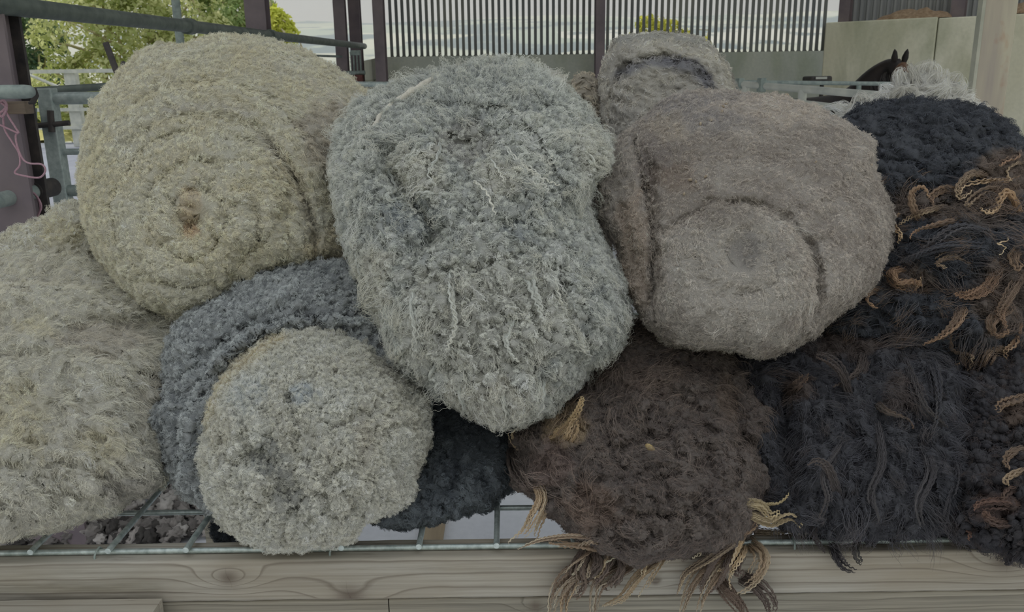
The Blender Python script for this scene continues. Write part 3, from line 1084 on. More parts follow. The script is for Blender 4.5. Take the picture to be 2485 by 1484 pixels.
b2 = plank('timber_board', xj + 0.0008, XR, Y0 + 0.004, Y0 + 0.05, zb - 0.10, z_lo - 0.0012, MAT['wood2'], None, ((kx, kz - 0.01, 0.014, 0.03),), 260, 0.003, 15)
tag(b2, 'long rough grey board under the rail, right of the butt joint', 'timber')
xb_, zb_ = fz(392, 1453, Y0 - 0.014)
b3 = plank('timber_batten', XL, xb_, Y0 - 0.062, Y0 - 0.012, zb_ - 0.09, zb_, MAT['wood'], None, (), 120, 0.010, 23)
tag(b3, 'round-edged pale batten standing out in front at the bottom left', 'timber')

# frame under the table (rear rail, legs)
for k, (x_, y_) in enumerate(((XL + 0.05, Y0 + 0.09), (XR - 0.05, Y0 + 0.09), (XL + 0.05, 2.32), (XR - 0.05, 2.32))):
    lg = plank('table_leg', x_ - 0.04, x_ + 0.04, y_ - 0.04, y_ + 0.04, 0.0, ZM - (0.001 if y_ < 2 else 0.051), MAT['wood2'], None, (), 8, 0.004, 31 + k)
    tag(lg, ['left front', 'right front', 'left rear', 'right rear'][k] + ' square timber leg holding up the wire mesh table', 'table leg')
rr_ = plank('timber_rail', XL, XR, 2.29, 2.34, ZM - 0.05, ZM, MAT['wood2'], None, (), 60, 0.004, 41)
tag(rr_, 'rear timber rail under the back edge of the wire mesh', 'timber')

R_W = 0.0042
panel = thing('wire_mesh', 'galvanised welded wire mesh panel under the fleeces', 'wire mesh', loc=(0, YF, ZM))
SP = 0.1


def bent(x0, x1, y, z, seed, n=24):
    r = np.random.default_rng(seed)
    xs = np.linspace(x0, x1, n)
    dz = 0.0012 * perlin(np.stack([xs * 3 + seed, 0 * xs, 0 * xs], -1))
    return [(float(a), y, z + float(d) * 0.4) for a, d in zip(xs, dz)]


yl = [YF]
q = on_plane_z(420, 1243, ZM + R_W)
st = float(q[1]) - YF
for k in range(1, 12):
    yl.append(YF + st * k)
for k, y_ in enumerate(yl):
    MB().tube(bent(XL, XR, y_, ZM + R_W, k), R_W, 12).build('long_wire', MAT['rod'], panel, True)
xs_front = [float(on_plane_z(px, 1318, ZM + 3 * R_W)[0]) for px in (277, 463, 1018, 1205)]
step = (xs_front[3] - xs_front[0]) / 5
for k in range(-3, 9):
    x_ = xs_front[0] + step * k
    jj = 0.004 * math.sin(k * 2.3)
    MB().tube([(x_, YF - 0.012, ZM + 3 * R_W - 0.0006), (x_ + jj * 0.2, YF + 0.5, ZM + 3 * R_W - 0.0006), (x_ + jj, yl[-1] + 0.01, ZM + 3 * R_W - 0.0006)], R_W * 1.05, 12).build('cross_wire', MAT['rod'], panel, True)
for px in (245, 805, 1935):
    x_ = float(on_plane_z(px, 1325, ZM + 2 * R_W)[0])
    pts = [(x_ - 0.001, YF - 0.014, ZM - 0.012), (x_ - 0.001, YF - 0.011, ZM + R_W), (x_, YF - 0.006, ZM + 2.2 * R_W), (x_, YF + 0.003, ZM + 2.35 * R_W), (x_ + 0.001, YF + 0.008, ZM + R_W), (x_ + 0.001, YF + 0.009, ZM - 0.01)]
    MB().tube(pts, 0.0016, 8).build('staple', MAT['galvdull'], panel, True)

# wooden plank lying on the floor, seen through the mesh
q = on_plane_z(1045, 1290, 0.0)
MB_ = MB().box((q[0] - 0.03, q[1] - 0.6, 0.0), (q[0] + 0.05, q[1] + 0.55, 0.022), bev=0.003)
pk = MB_.build('floor_plank', simple('brown_floor_board', srgb(140, 125, 105), srgb(172, 156, 132), 9, 0.85, 0, 0.2, 0.002, (3, 0.2, 1)))
tag(pk, 'short light brown plank lying on the concrete floor under the mesh', 'plank')

# ------------------------------------------------------------------ fleeces
CAM_X, CAM_Y = RN[:, 0], RN[:, 1]          # picture right and up in the world


def smooth_closed(R, k):
    K = np.exp(-np.linspace(-2, 2, 2 * k + 1) ** 2)
    K /= K.sum()
    return np.convolve(np.concatenate([R[-k:], R, R[:k]]), K, 'valid')


def poly_radius(poly, c, th):
    """distance from c to the closed outline along each angle (star-shaped outline)"""
    P = np.asarray(poly, float) - np.asarray(c, float)
    Q = np.roll(P, -1, 0)
    d = np.stack([np.cos(th), np.sin(th)], -1)
    out = np.zeros(len(th))
    for a, b in zip(P, Q):
        e = b - a
        den = d[:, 0] * e[1] - d[:, 1] * e[0]
        den = np.where(np.abs(den) < 1e-9, 1e-9, den)
        t = (a[0] * e[1] - a[1] * e[0]) / den
        u = (a[0] * d[:, 1] - a[1] * d[:, 0]) / den
        ok = (t > 0) & (u >= -1e-6) & (u <= 1 + 1e-6)
        out = np.where(ok, np.maximum(out, t), out)
    return out


def seg_dist(px, py, pl):
    """distance to a polyline, and how far along it (0..1)"""
    best = np.full(px.shape, 1e9)
    along = np.zeros(px.shape)
    n = len(pl) - 1
    for k in range(n):
        ax, ay = pl[k]
        bx, by = pl[k + 1]
        ex, ey = bx - ax, by - ay
        t = np.clip(((px - ax) * ex + (py - ay) * ey) / (ex * ex + ey * ey), 0, 1)
        d = np.hypot(px - ax - t * ex, py - ay - t * ey)
        along = np.where(d < best, (k + t) / n, along)
        best = np.minimum(best, d)
    return best, along


def smoothstep(a, b, x):
    t = np.clip((x - a) / (b - a), 0, 1)
    return t * t * (3 - 2 * t)


def height(feats, px, py):
    h = np.zeros(px.shape)
    for f in feats:
        k = f[0]
        if k == 'spiral':
            _, cx, cy, rmax, sp, amp, asp, hand = f[:8]
            dx, dy = (px - cx), (py - cy) / asp
            r = np.hypot(dx, dy)
            a = np.arctan2(dy, dx) / (2 * math.pi)
            wob = 0.26 * perlin(np.stack([px / 95, py / 95, 0 * px + 3.3], -1))
            ph = r / sp - hand * a + wob
            fr = ph - np.floor(ph)
            ridge = np.sin(math.pi * np.clip(fr, 0, 1)) ** 0.55
            h += amp * (ridge - 0.75) * (1 - smoothstep(rmax * 0.86, rmax, r)) * (0.65 + 0.5 * perlin(np.stack([px / 160, py / 160, 0 * px + 8], -1)))
        elif k == 'crease':
            _, pl, w, d = f
            wx = 6 * perlin(np.stack([px / 30, py / 30, 0 * px], -1))
            di, al = seg_dist(px + wx, py + wx, pl)
            h -= d * np.exp(-(di / w) ** 2) * np.clip(np.sin(math.pi * np.clip(al, 0.03, 0.97)) * 1.6, 0.15, 1)
        elif k == 'step':                     # one side of a polyline stands proud (edge of an outer layer)
            _, pl, w, d = f
            di, al = seg_dist(px, py, pl)
            i = np.clip((al * (len(pl) - 1)).astype(int), 0, len(pl) - 2)
            A = np.array(pl, float)
            sgn = np.sign((A[i + 1, 0] - A[i, 0]) * (py - A[i, 1]) - (A[i + 1, 1] - A[i, 1]) * (px - A[i, 0]))
            h += d * np.exp(-(di / w)) * (sgn > 0) - d * 0.5 * np.exp(-(di / (w * 0.25)) ** 2) * (sgn <= 0)
        elif k == 'dome':
            _, cx, cy, rx, ry, amp, p = f
            r = np.hypot((px - cx) / rx, (py - cy) / ry)
            wob = 1 + 0.07 * perlin(np.stack([px / 60, py / 60, 0 * px + 1], -1))
            r = r * wob
            h += amp * np.clip(1 - np.clip(r, 0, 1) ** p, 0, 1) ** 0.6 - amp * 0.24 * np.exp(-((r - 1.03) / 0.06) ** 2)
        elif k == 'pit':
            _, cx, cy, rx, ry, d = f
            r = np.hypot((px - cx) / rx, (py - cy) / ry)
            h -= d * np.exp(-r ** 2 * 1.6)
        elif k == 'lumps':                    # broad soft lobes
            _, sx, sy, ang, amp, z = f
            ca, sa = math.cos(ang), math.sin(ang)
            u, v = (px * ca + py * sa) / sx, (-px * sa + py * ca) / sy
            h += amp * billow(np.stack([u, v, 0 * px + z], -1), 2)
    return h


class Surf:
    pass


def fleece_surface(outline, F, db, dt, T, n=2.5, back=0.09, feats=(), noise=(), nt=420, ns=130, sm=3, rough=0.0, seed=0):
    """closed body: the front bulges towards the viewer from the rim, the back is rounded; rim depth runs from db (bottom) to dt (top)"""
    th = np.linspace(0, 2 * math.pi, nt, endpoint=False)
    R = smooth_closed(poly_radius(outline, F, th), sm)
    if rough:
        q = np.stack([np.cos(th) * R / 34, np.sin(th) * R / 34, 0 * th + seed], -1)
        R = R + rough * (billow(q, 3))
    oy = np.asarray(outline, float)[:, 1]
    y0, y1 = oy.min(), oy.max()
    nf = int(ns * 0.74)
    af = np.linspace(0.02, math.pi / 2, nf)
    ab = np.linspace(math.pi / 2, math.pi - 0.03, ns - nf + 1)[1:]
    a = np.concatenate([af, ab])
    rho = np.sin(a) ** (2 / n)
    q = np.abs(np.cos(a)) ** (2 / n)
    sgn = np.where(a < math.pi / 2, -T, back)
    px = F[0] + rho[:, None] * R[None] * np.cos(th)[None]
    py = F[1] + rho[:, None] * R[None] * np.sin(th)[None]
    Ys = db + (dt - db) * np.clip((y1 - py) / (y1 - y0), -0.1, 1.1)
    Y = Ys + (sgn * q)[:, None]
    bk = (a > math.pi / 2)[:, None]
    sc_ = np.where(bk, Ys / Y, 1.0)
    pxb = np.where(bk, F[0] + (px - F[0]) * sc_, px)
    pyb = np.where(bk, F[1] + (py - F[1]) * sc_, py)
    P = at(pxb, pyb, Y)
    S = Surf()
    S.px, S.py, S.a, S.nf, S.Ys = px, py, a, nf, Ys
    S.mpp = (Ys / FPX)

    def normals(P):
        du = np.gradient(P, axis=0)
        dv = (np.roll(P, -1, 1) - np.roll(P, 1, 1)) / 2
        N = np.cross(dv, du)
        N /= np.linalg.norm(N, axis=-1)[..., None] + 1e-12
        return N
    N = normals(P)
    ctr = P.mean((0, 1))
    if ((P - ctr) * N).sum() < 0:
        S.flip = -1
        N = -N
    else:
        S.flip = 1
    w = np.where(a < math.pi / 2, 1.0, np.clip(1 - (a - math.pi / 2) / 1.1, 0, 1))[:, None]
    wc = np.clip((a - 0.02) / 0.05, 0, 1)[:, None]
    h = height(feats, px, py) * w * np.clip((1 - rho) * 9 + 0.25, 0, 1)[:, None]
    tov = CAM_LOC - P                        # folds stand out of the face that was photographed
    tov /= np.linalg.norm(tov, axis=-1)[..., None]
    P = P + tov * h[..., None]
    hn = np.zeros(px.shape)
    for kind, scale, amp, st in noise:
        Q = P / scale * np.array(st)
        if kind == 'billow':
            hn += amp * billow(Q + seed, 3)
        elif kind == 'fbm':
            hn += amp * fbm(Q + seed, 3)
        elif kind == 'worley':
            hn += amp * (0.75 - worley(Q + seed + 0.25 * perlin(Q * 1.7)[..., None]) ** 1.2)
        elif kind == 'ridge':
            hn += amp * (1 - 2 * np.abs(perlin(Q + seed)))
    N2 = normals(P) * S.flip
    P = P + N2 * (hn * wc)[..., None]
    S.hn = hn
    S.P = P
    S.N = normals(P) * S.flip
    return S


def paint(S, base, alt, feats=(), nscale=0.05, contrast=0.9, seed=0.0, hcol=None):
    """wool colour: two tones in patches, plus stains and painted fold shade as spots and lines"""
    P = S.P
    t = np.clip(0.5 + contrast * fbm(P / nscale + seed, 3), 0, 1)[..., None]
    c = np.array(base) * (1 - t) + np.array(alt) * t
    for f in feats:
        if f[0] == 'line':
            _, pl, w, col, s = f
            di, _ = seg_dist(S.px, S.py, pl)
            k = s * np.exp(-(di / w) ** 2)
        else:
            _, cx, cy, rx, ry, col, s = f
            wob = 1 + 0.5 * perlin(np.stack([S.px / 40, S.py / 40, 0 * S.px + 2], -1))
            r = np.hypot((S.px - cx) / rx, (S.py - cy) / ry) * wob
            k = s * (1 - smoothstep(0.6, 1.1, r))
        c = c * (1 - k[..., None]) + np.array(col) * k[..., None]
    if hcol is not None:                     # paler or darker tint on the raised lumps
        k = np.clip(S.hn / hcol[0], 0, 1)[..., None] * hcol[2]
        c = c * (1 - k) + np.array(hcol[1]) * k
    S.C = np.clip(c, 0, 1)
    return S


def body_mesh(name, S, parent):
    ns, nt = S.P.shape[:2]
    i = np.arange(ns * nt).reshape(ns, nt)
    j = np.roll(i, -1, 1)
    if S.flip > 0:
        F = np.stack([i[:-1], j[:-1], j[1:], i[1:]], -1)
    else:
        F = np.stack([i[:-1], i[1:], j[1:], j[:-1]], -1)
    Pv = S.P.reshape(-1, 3)
    Fq = F.reshape(-1, 4)
    n0 = len(Pv)
    Pv = np.concatenate([Pv, S.P[0].mean(0)[None], S.P[-1].mean(0)[None]])
    Cv = np.concatenate([S.C.reshape(-1, 3), S.C[0].mean(0)[None], S.C[-1].mean(0)[None]])
    caps = []
    for k in range(nt):
        k2 = (k + 1) % nt
        if S.flip > 0:
            caps += [[n0, k2, k, k], [n0 + 1, (ns - 1) * nt + k, (ns - 1) * nt + k2, (ns - 1) * nt + k2]]
        else:
            caps += [[n0, k, k2, k2], [n0 + 1, (ns - 1) * nt + k2, (ns - 1) * nt + k, (ns - 1) * nt + k]]
    faces = Fq.tolist() + [c[:3] for c in caps]
    return mesh_np(name, Pv, faces, MAT['wool'], parent, True, None, Cv)


def curves_obj(name, pts, rad, cols, parent, kind=None):
    """pts (n,k,3), rad (n,k), cols (n,k,3) -> one hair curves object"""
    n, k = pts.shape[:2]
    cv = bpy.data.hair_curves.new(name)
    cv.add_curves([k] * n)
    off = np.array(parent.location)
    cv.attributes['position'].data.foreach_set('vector', (pts - off).astype(np.float32).ravel())
    ra = cv.attributes.get('radius') or cv.attributes.new('radius', 'FLOAT', 'POINT')
    ra.data.foreach_set('value', rad.astype(np.float32).ravel())
    ca = cv.attributes.new('col', 'FLOAT_COLOR', 'POINT')
    ca.data.foreach_set('color', np.concatenate([cols, np.ones((n, k, 1))], -1).astype(np.float32).ravel())
    cv.materials.append(MAT['fibre'])
    o = bpy.data.objects.new(name, cv)
    link(o, parent)
    if kind:
        o['kind'] = kind
    return o


DENS = 0.62


def fibres(S, parent, n, length, rad, clump=10, curl=(1.5, 3.0), lift=0.6, flow=None, flow_w=0.6, rand=0.5, hold=0.35, npt=8,
           tip=None, tip_pow=2.0, seed=1, amax=1.95, var=0.18, kvar=0.15, droop=0.0, name='wool_fibres', mask=None):
    """strands rooted on the body; neighbouring strands share a staple (clump) that sets their lean, crimp and shade.
    length, rad, clump and curl amplitude are given in photograph pixels at the fleece's depth"""
    r = np.random.default_rng(seed)
    n = int(n * DENS)
    ns, nt = S.P.shape[:2]
    P, N, Cc = S.P, S.N, S.C
    du = np.linalg.norm(np.gradient(P, axis=0), axis=-1)
    dv = np.linalg.norm((np.roll(P, -1, 1) - np.roll(P, 1, 1)) / 2, axis=-1)
    wgt = du * dv
    wgt[S.a > amax] = 0
    wgt[:2] *= 0.5
    view = (P - CAM_LOC)
    fac = -(N * view).sum(-1) / np.linalg.norm(view, axis=-1)
    wgt *= np.where(fac > -0.35, 1.0, 0.05)
    if mask is not None:
        wgt *= mask(S.px, S.py)
    cdf = np.cumsum(wgt.ravel())
    idx = np.searchsorted(cdf, r.random(n) * cdf[-1]).clip(0, ns * nt - 1)
    iu, iv = idx // nt, idx % nt
    iu2, iv2 = np.minimum(iu + 1, ns - 1), (iv + 1) % nt
    fu, fv = r.random(n)[:, None], r.random(n)[:, None]

    def smp(A):
        return (A[iu, iv] * (1 - fu) + A[iu2, iv] * fu) * (1 - fv) + (A[iu, iv2] * (1 - fu) + A[iu2, iv2] * fu) * fv
    p, nn, c = smp(P), smp(N), smp(Cc)
    nn /= np.linalg.norm(nn, axis=1)[:, None]
    X, Yp = smp(S.px[..., None])[:, 0], smp(S.py[..., None])[:, 0]
    m = smp(S.mpp[..., None])                     # metres per pixel
    # staples
    nk = max(20, int(n / max(4.0, clump[1] if isinstance(clump, tuple) else 14)))
    ki = r.choice(n, nk, replace=False)
    kd = kdtree.KDTree(nk)
    for q, k in enumerate(ki):
        kd.insert(p[k], q)
    kd.balance()
    jit = p + r.normal(0, 1, (n, 3)) * m * (clump[0] if isinstance(clump, tuple) else clump) * 0.25
    own = np.array([kd.find(v)[1] for v in jit])
    kx, ky = X[ki], Yp[ki]
    kn, kp, km = nn[ki], p[ki], m[ki]
    if flow is None:
        fx, fy = np.zeros(nk), np.zeros(nk)
    else:
        fx, fy = flow(kx, ky)
    fl = fx[:, None] * CAM_X[None] - fy[:, None] * CAM_Y[None]
    kr = r.normal(0, 1, (nk, 3))
    kr -= kn * (kr * kn).sum(1)[:, None]
    fl = fl - kn * (fl * kn).sum(1)[:, None]
    fl /= np.linalg.norm(fl, axis=1)[:, None] + 1e-6
    d = kn * lift + fl * flow_w + kr * rand * 0.6
    d[:, 2] -= droop
    d /= np.linalg.norm(d, axis=1)[:, None]
    kl = length * (0.55 + 0.9 * r.random(nk))[:, None] * km
    ktip = kp + d * kl
    kph = r.random(nk) * 6.28
    kfr = curl[1] * (0.75 + 0.5 * r.random(nk))
    kc = 1 + kvar * r.normal(0, 1, nk)
    tipv = ktip[own] + (p - kp[own]) * hold + r.normal(0, 0.10, (n, 3)) * kl[own]
    dirv = tipv - p
    ln = np.linalg.norm(dirv, axis=1)[:, None] + 1e-9
    dirv = dirv / ln
    ln = np.clip(ln, 0, length * 1.9 * m) * (0.75 + 0.4 * r.random(n))[:, None]
    u = np.cross(dirv, kn[own] + 0.01)
    u /= np.linalg.norm(u, axis=1)[:, None] + 1e-9
    v = np.cross(dirv, u)
    t = np.linspace(0, 1, npt)[None, :, None]
    ph = (kph[own] + r.normal(0, 0.35, n))[:, None, None]
    om = (6.28 * kfr[own])[:, None, None]
    amp = (curl[0] * m * (0.6 + 0.8 * r.random(n))[:, None])[:, None, :]
    env = np.sqrt(t) * 1.0
    # strands leave the surface along the normal and lie over towards the tip
    pts = p[:, None] + dirv[:, None] * (ln[:, None] * t) + nn[:, None] * (0.22 * ln[:, None] * np.sin(math.pi * t))
    pts = pts + env * amp * (np.cos(om * t + ph) * u[:, None] + np.sin(om * t + ph) * v[:, None])
    pts = pts - nn[:, None] * (1.5 * m[:, None])
    rr = (rad * m)[:, :, None] * (1 - 0.75 * t ** 2)
    rr = np.repeat(rr[..., 0], 1, 0)
    cc = c * (kc[own] * (1 + var * r.normal(0, 1, n)))[:, None]
    cc = np.clip(cc, 0.004, 0.92)
    cols = np.repeat(cc[:, None], npt, 1)
    if tip is not None:
        tc = np.array(tip)[None, None] * (1 + 0.15 * r.normal(0, 1, (n, 1, 1)))
        k = (t ** tip_pow)
        cols = np.clip(cols * (1 - k) + tc * k, 0.004, 0.92)
    return curves_obj(name, pts, rr, cols, parent, 'stuff')


def lock(parent, pl, Y, w, c0, c1, ns=34, crimp=3.0, waves=7, seed=0, npt=26, rad=0.75, taper=0.15, label=None, name='lock', edge=0.5, flare=0.0):
    """one staple of wool that hangs or curls: strands twisted round a path given as photograph points at depth Y (or a depth per point)"""
    r = np.random.default_rng(seed + 1000)
    ctrl = np.array([at(q[0], q[1], (q[2] if len(q) > 2 else Y) + (0.02 if k == 0 else 0)) for k, q in enumerate(pl)])
    n = len(ctrl)
    u = np.linspace(0, n - 1, npt)
    C_ = []
    for t in u:
        i = int(min(t, n - 2))
        f = t - i
        p0, p1, p2, p3 = ctrl[max(i - 1, 0)], ctrl[i], ctrl[i + 1], ctrl[min(i + 2, n - 1)]
        C_.append(0.5 * ((2 * p1) + (-p0 + p2) * f + (2 * p0 - 5 * p1 + 4 * p2 - p3) * f * f + (-p0 + 3 * p1 - 3 * p2 + p3) * f ** 3))
    C_ = np.array(C_)
    T = np.gradient(C_, axis=0)
    T /= np.linalg.norm(T, axis=1)[:, None]
    vd = C_ - CAM_LOC
    U = np.cross(T, vd)
    U /= np.linalg.norm(U, axis=1)[:, None]
    W_ = np.cross(T, U)
    m = float(np.mean(C_[:, 1])) / FPX
    t = np.linspace(0, 1, npt)
    plen = sum(math.hypot(pl[k + 1][0] - pl[k][0], pl[k + 1][1] - pl[k][1]) for k in range(len(pl) - 1))
    # a staple is several crimped strings lying side by side, of unequal length, each a few dozen strands
    nsub = int(max(2, round(w / 5.0)))
    sid = r.integers(0, nsub, ns)
    prof = w * 0.62 * (np.sin(math.pi * (0.10 + 0.62 * t)) ** 0.8 * (1 - t) ** 0.45 * (1 - taper) + taper * 0.6) * m
    sa, sr = r.random(nsub) * 6.28, np.sqrt(r.random(nsub))
    swan = r.normal(0, 0.45, nsub)
    send = 0.62 + 0.38 * r.random(nsub)
    send[0] = 1.0
    sph = r.random(nsub) * 6.28
    swv = plen / (crimp * 5.0) * (0.8 + 0.4 * r.random(nsub))
    samp = crimp * (0.7 + 0.6 * r.random(nsub))
    stone = r.random(nsub)
    if w >= 14:                              # soft wool between the strings
        nf_ = int(ns * 0.9)
        ns += nf_
        sid = np.concatenate([sid, r.integers(0, nsub, nf_)])
    fluff = np.zeros(ns)
    if w >= 14:
        fluff[-nf_:] = 1
    a = r.random(ns) * 6.28
    rs = np.sqrt(r.random(ns)) * np.minimum(2.6, 0.9 + w * 0.07) * m * (1 + fluff * min(2.2, w * 0.07))
    end = send[sid] * (0.9 + 0.1 * r.random(ns))
    tt = t[None] * end[:, None]
    fi = tt * (npt - 1)
    i0 = np.clip(fi.astype(int), 0, npt - 2)
    fr = (fi - i0)[..., None]
    ctr = C_[i0] * (1 - fr) + C_[i0 + 1] * fr
    pf = np.interp(tt, t, prof)
    ang = sa[sid][:, None] + swan[sid][:, None] * tt * 4
    ofx = np.cos(ang) * sr[sid][:, None] * pf + np.cos(a)[:, None] * rs[:, None] * np.maximum(0.25, 1.15 - t[None] * (1 + 0.2 * fluff[:, None]))
    ofy = np.sin(ang) * sr[sid][:, None] * pf * 0.8 + np.sin(a)[:, None] * rs[:, None] * (1.15 - t[None])
    ph = sph[sid][:, None] + 6.28 * swv[sid][:, None] * tt + 0.35 * r.normal(0, 1, (ns, 1))
    cr = samp[sid][:, None] * m * (0.35 + 0.65 * tt)
    ofx = ofx + np.sin(ph) * cr
    ofy = ofy + np.cos(ph) * cr * 0.6
    pts = ctr + U[i0] * ofx[..., None] + W_[i0] * ofy[..., None]
    rr = np.repeat((rad * m * (1 - 0.6 * t ** 2))[None], ns, 0)
    k = np.clip(tt * (0.9 - 0.45 * fluff[:, None]) + edge * (stone[sid][:, None] - 0.45 - 0.35 * fluff[:, None]) + 0.12 * r.normal(0, 1, (ns, 1)), 0, 1)[..., None]
    col = np.array(c0) * (1 - k) + np.array(c1) * k
    col = col * (1 + 0.14 * r.normal(0, 1, (ns, 1, 1)))
    o = curves_obj(name, pts, rr, np.clip(col, 0.004, 0.9), parent)
    if label:
        o['label'] = label
    return o


def radial(cx, cy, tw=0.0):
    def f(x, y):
        dx, dy = x - cx, y - cy
        r = np.hypot(dx, dy) + 1e-6
        dx, dy = dx / r, dy / r
        return dx * math.cos(tw) - dy * math.sin(tw), dx * math.sin(tw) + dy * math.cos(tw)
    return f


def const(ax, ay):
    return lambda x, y: (np.full(x.shape, float(ax)), np.full(x.shape, float(ay)))


def depth_at(S, x, y):
    k = np.argmin((S.px[:S.nf] - x) ** 2 + (S.py[:S.nf] - y) ** 2)
    return float(S.P[:S.nf].reshape(-1, 3)[k][1])


def root_of(name, label, S, cat='fleece', group=None):
    P = S.P.reshape(-1, 3)
    z = P[:, 2].min()
    k = P.mean(0)
    return thing(name, label, cat, group, loc=(float(k[0]), float(k[1]), float(z)))

KA = 2.65


def A(r, g, b, k=1.0):
    """wool albedo for a tone seen in the barn's light"""
    l = np.array(srgb(r, g, b))
    m = l.mean()
    l = (l * 0.76 + m * 0.24) * KA * k * (1 + 0.035 / (m + 0.012))  # dark tones lifted: veiling haze put into the wool colour
    l = l * min(1.0, 0.84 / l.max())
    return tuple(float(x) for x in l)


# ---- small fleeces at the back first
BEIGE, BEIGE2 = A(148, 143, 132), A(122, 118, 112)
S = fleece_surface([(1500, 88), (1600, 78), (1700, 86), (1732, 112), (1768, 165), (1788, 225), (1800, 400), (1800, 600), (1740, 820), (1600, 830), (1500, 600), (1440, 400), (1450, 290), (1448, 210), (1468, 140)],
                   (1615, 400), 1.98, 2.26, 0.18, 2.6,
                   feats=[('step', [(1470, 330), (1490, 210), (1540, 150), (1630, 140), (1700, 165), (1735, 220)], 40, 0.03),
                          ('crease', [(1480, 250), (1510, 170), (1590, 140), (1680, 155), (1725, 215)], 10, 0.022), ('lumps', 60, 30, 0.3, 0.010, 1)],
                   noise=[('billow', 0.03, 0.004, (1, 1, 1)), ('fbm', 0.010, 0.002, (1, 1, 1))], nt=320, ns=120, rough=2.5, seed=1)
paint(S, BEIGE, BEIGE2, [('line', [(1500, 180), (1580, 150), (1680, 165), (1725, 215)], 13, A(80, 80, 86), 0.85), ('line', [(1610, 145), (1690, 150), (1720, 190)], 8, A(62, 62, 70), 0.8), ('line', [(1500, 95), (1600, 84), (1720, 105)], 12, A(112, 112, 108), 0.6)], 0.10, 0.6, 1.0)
K_ = root_of('wool_fleece', 'rolled beige fleece with a dark grey streak, standing behind the silver-grey and brown rolls', S)
body_mesh('rolled_body', S, K_)
fibres(S, K_, 20000, 9, 0.45, (8, 12), (1.6, 2.0), 0.5, radial(1610, 300, 1.3), 0.7, 0.5, seed=2)

for lab, out, F, col, col2, db, dt, sd, nl in (
        ('small cream tuft of fleece peeping out behind the right shoulder of the silver-grey roll', [(1296, 172), (1330, 163), (1372, 182), (1392, 220), (1400, 400), (1400, 700), (1340, 800), (1270, 700), (1265, 400), (1276, 220)], (1335, 400), A(158, 155, 142), A(140, 138, 128), 2.15, 2.3, 3, 3500),
        ('small lumpy tan fleece between the silver-grey roll and the beige roll', [(1388, 188), (1415, 168), (1446, 184), (1466, 222), (1480, 400), (1480, 700), (1420, 800), (1370, 700), (1370, 400), (1374, 240)], (1422, 400), A(128, 120, 104), A(105, 98, 88), 2.05, 2.2, 4, 4500)):
    S = fleece_surface(out, F, db, dt, 0.10, 2.2, feats=[('lumps', 24, 24, 0, 0.016, sd)], noise=[('billow', 0.02, 0.005, (1, 1, 1))], nt=160, ns=80, rough=2, seed=sd)
    paint(S, col, col2, [], 0.04, 0.6, sd)
    r_ = root_of('wool_fleece', lab, S)
    body_mesh('rolled_body', S, r_)
    fibres(S, r_, nl, 10, 0.5, (7, 12), (1.6, 2.0), 0.7, None, 0, 0.7, seed=sd)

for lab, out, F, db, dt, sd, nl in (
        ('bright white spiky fleece behind the top of the black fleece', [(2152, 212), (2178, 178), (2230, 168), (2272, 172), (2322, 200), (2366, 246), (2390, 400), (2380, 700), (2260, 810), (2160, 700), (2130, 400), (2146, 262)], (2260, 430), 1.98, 2.2, 5, 8000),
        ('low white tuft of fleece left of the spiky white one', [(2028, 282), (2062, 250), (2112, 235), (2170, 238), (2200, 400), (2180, 700), (2110, 820), (2030, 700), (2010, 400)], (2112, 440), 2.02, 2.15, 6, 5000)):
    S = fleece_surface(out, F, db, dt, 0.12, 2.2, feats=[('lumps', 26, 20, 1.0, 0.014, sd)], noise=[('billow', 0.022, 0.006, (1, 1, 1))], nt=220, ns=90, rough=5, seed=sd)
    paint(S, A(168, 166, 158), A(145, 142, 136), [], 0.05, 0.5, sd)
    r_ = root_of('wool_fleece', lab, S)
    body_mesh('rolled_body', S, r_)
    fibres(S, r_, nl * 2, 24, 0.36, (14, 70), (0.6, 1.2), 0.95, radial(F[0], 330), 0.5, 0.35, hold=0.06, seed=sd)

# ---- cream fleeces on the left
CREAM, CREAM2, YCREAM = A(162, 159, 146), A(154, 149, 132), A(150, 143, 118)
S = fleece_surface([(-140, 660), (-120, 610), (0, 568), (60, 545), (105, 528), (130, 505), (165, 492), (215, 488), (270, 560), (290, 700), (250, 880), (90, 930), (-80, 880)], (90, 700), 1.62, 1.86, 0.16, 2.2,
                   feats=[('lumps', 70, 36, -0.3, 0.012, 2)], noise=[('billow', 0.024, 0.004, (1, 1, 1)), ('fbm', 0.01, 0.0016, (1, 1, 1))], nt=300, ns=110, rough=5, seed=12)
paint(S, CREAM, CREAM2, [('spot', 150, 560, 60, 40, YCREAM, 0.6)], 0.06, 0.6, 3)
r_ = root_of('wool_fleece', 'cream fleece at the left edge behind the fluffy one, below the twine', S)
body_mesh('rolled_body', S, r_)
fibres(S, r_, 18000, 11, 0.4, (9, 12), (2.0, 2.2), 0.7, None, 0, 0.7, seed=13)

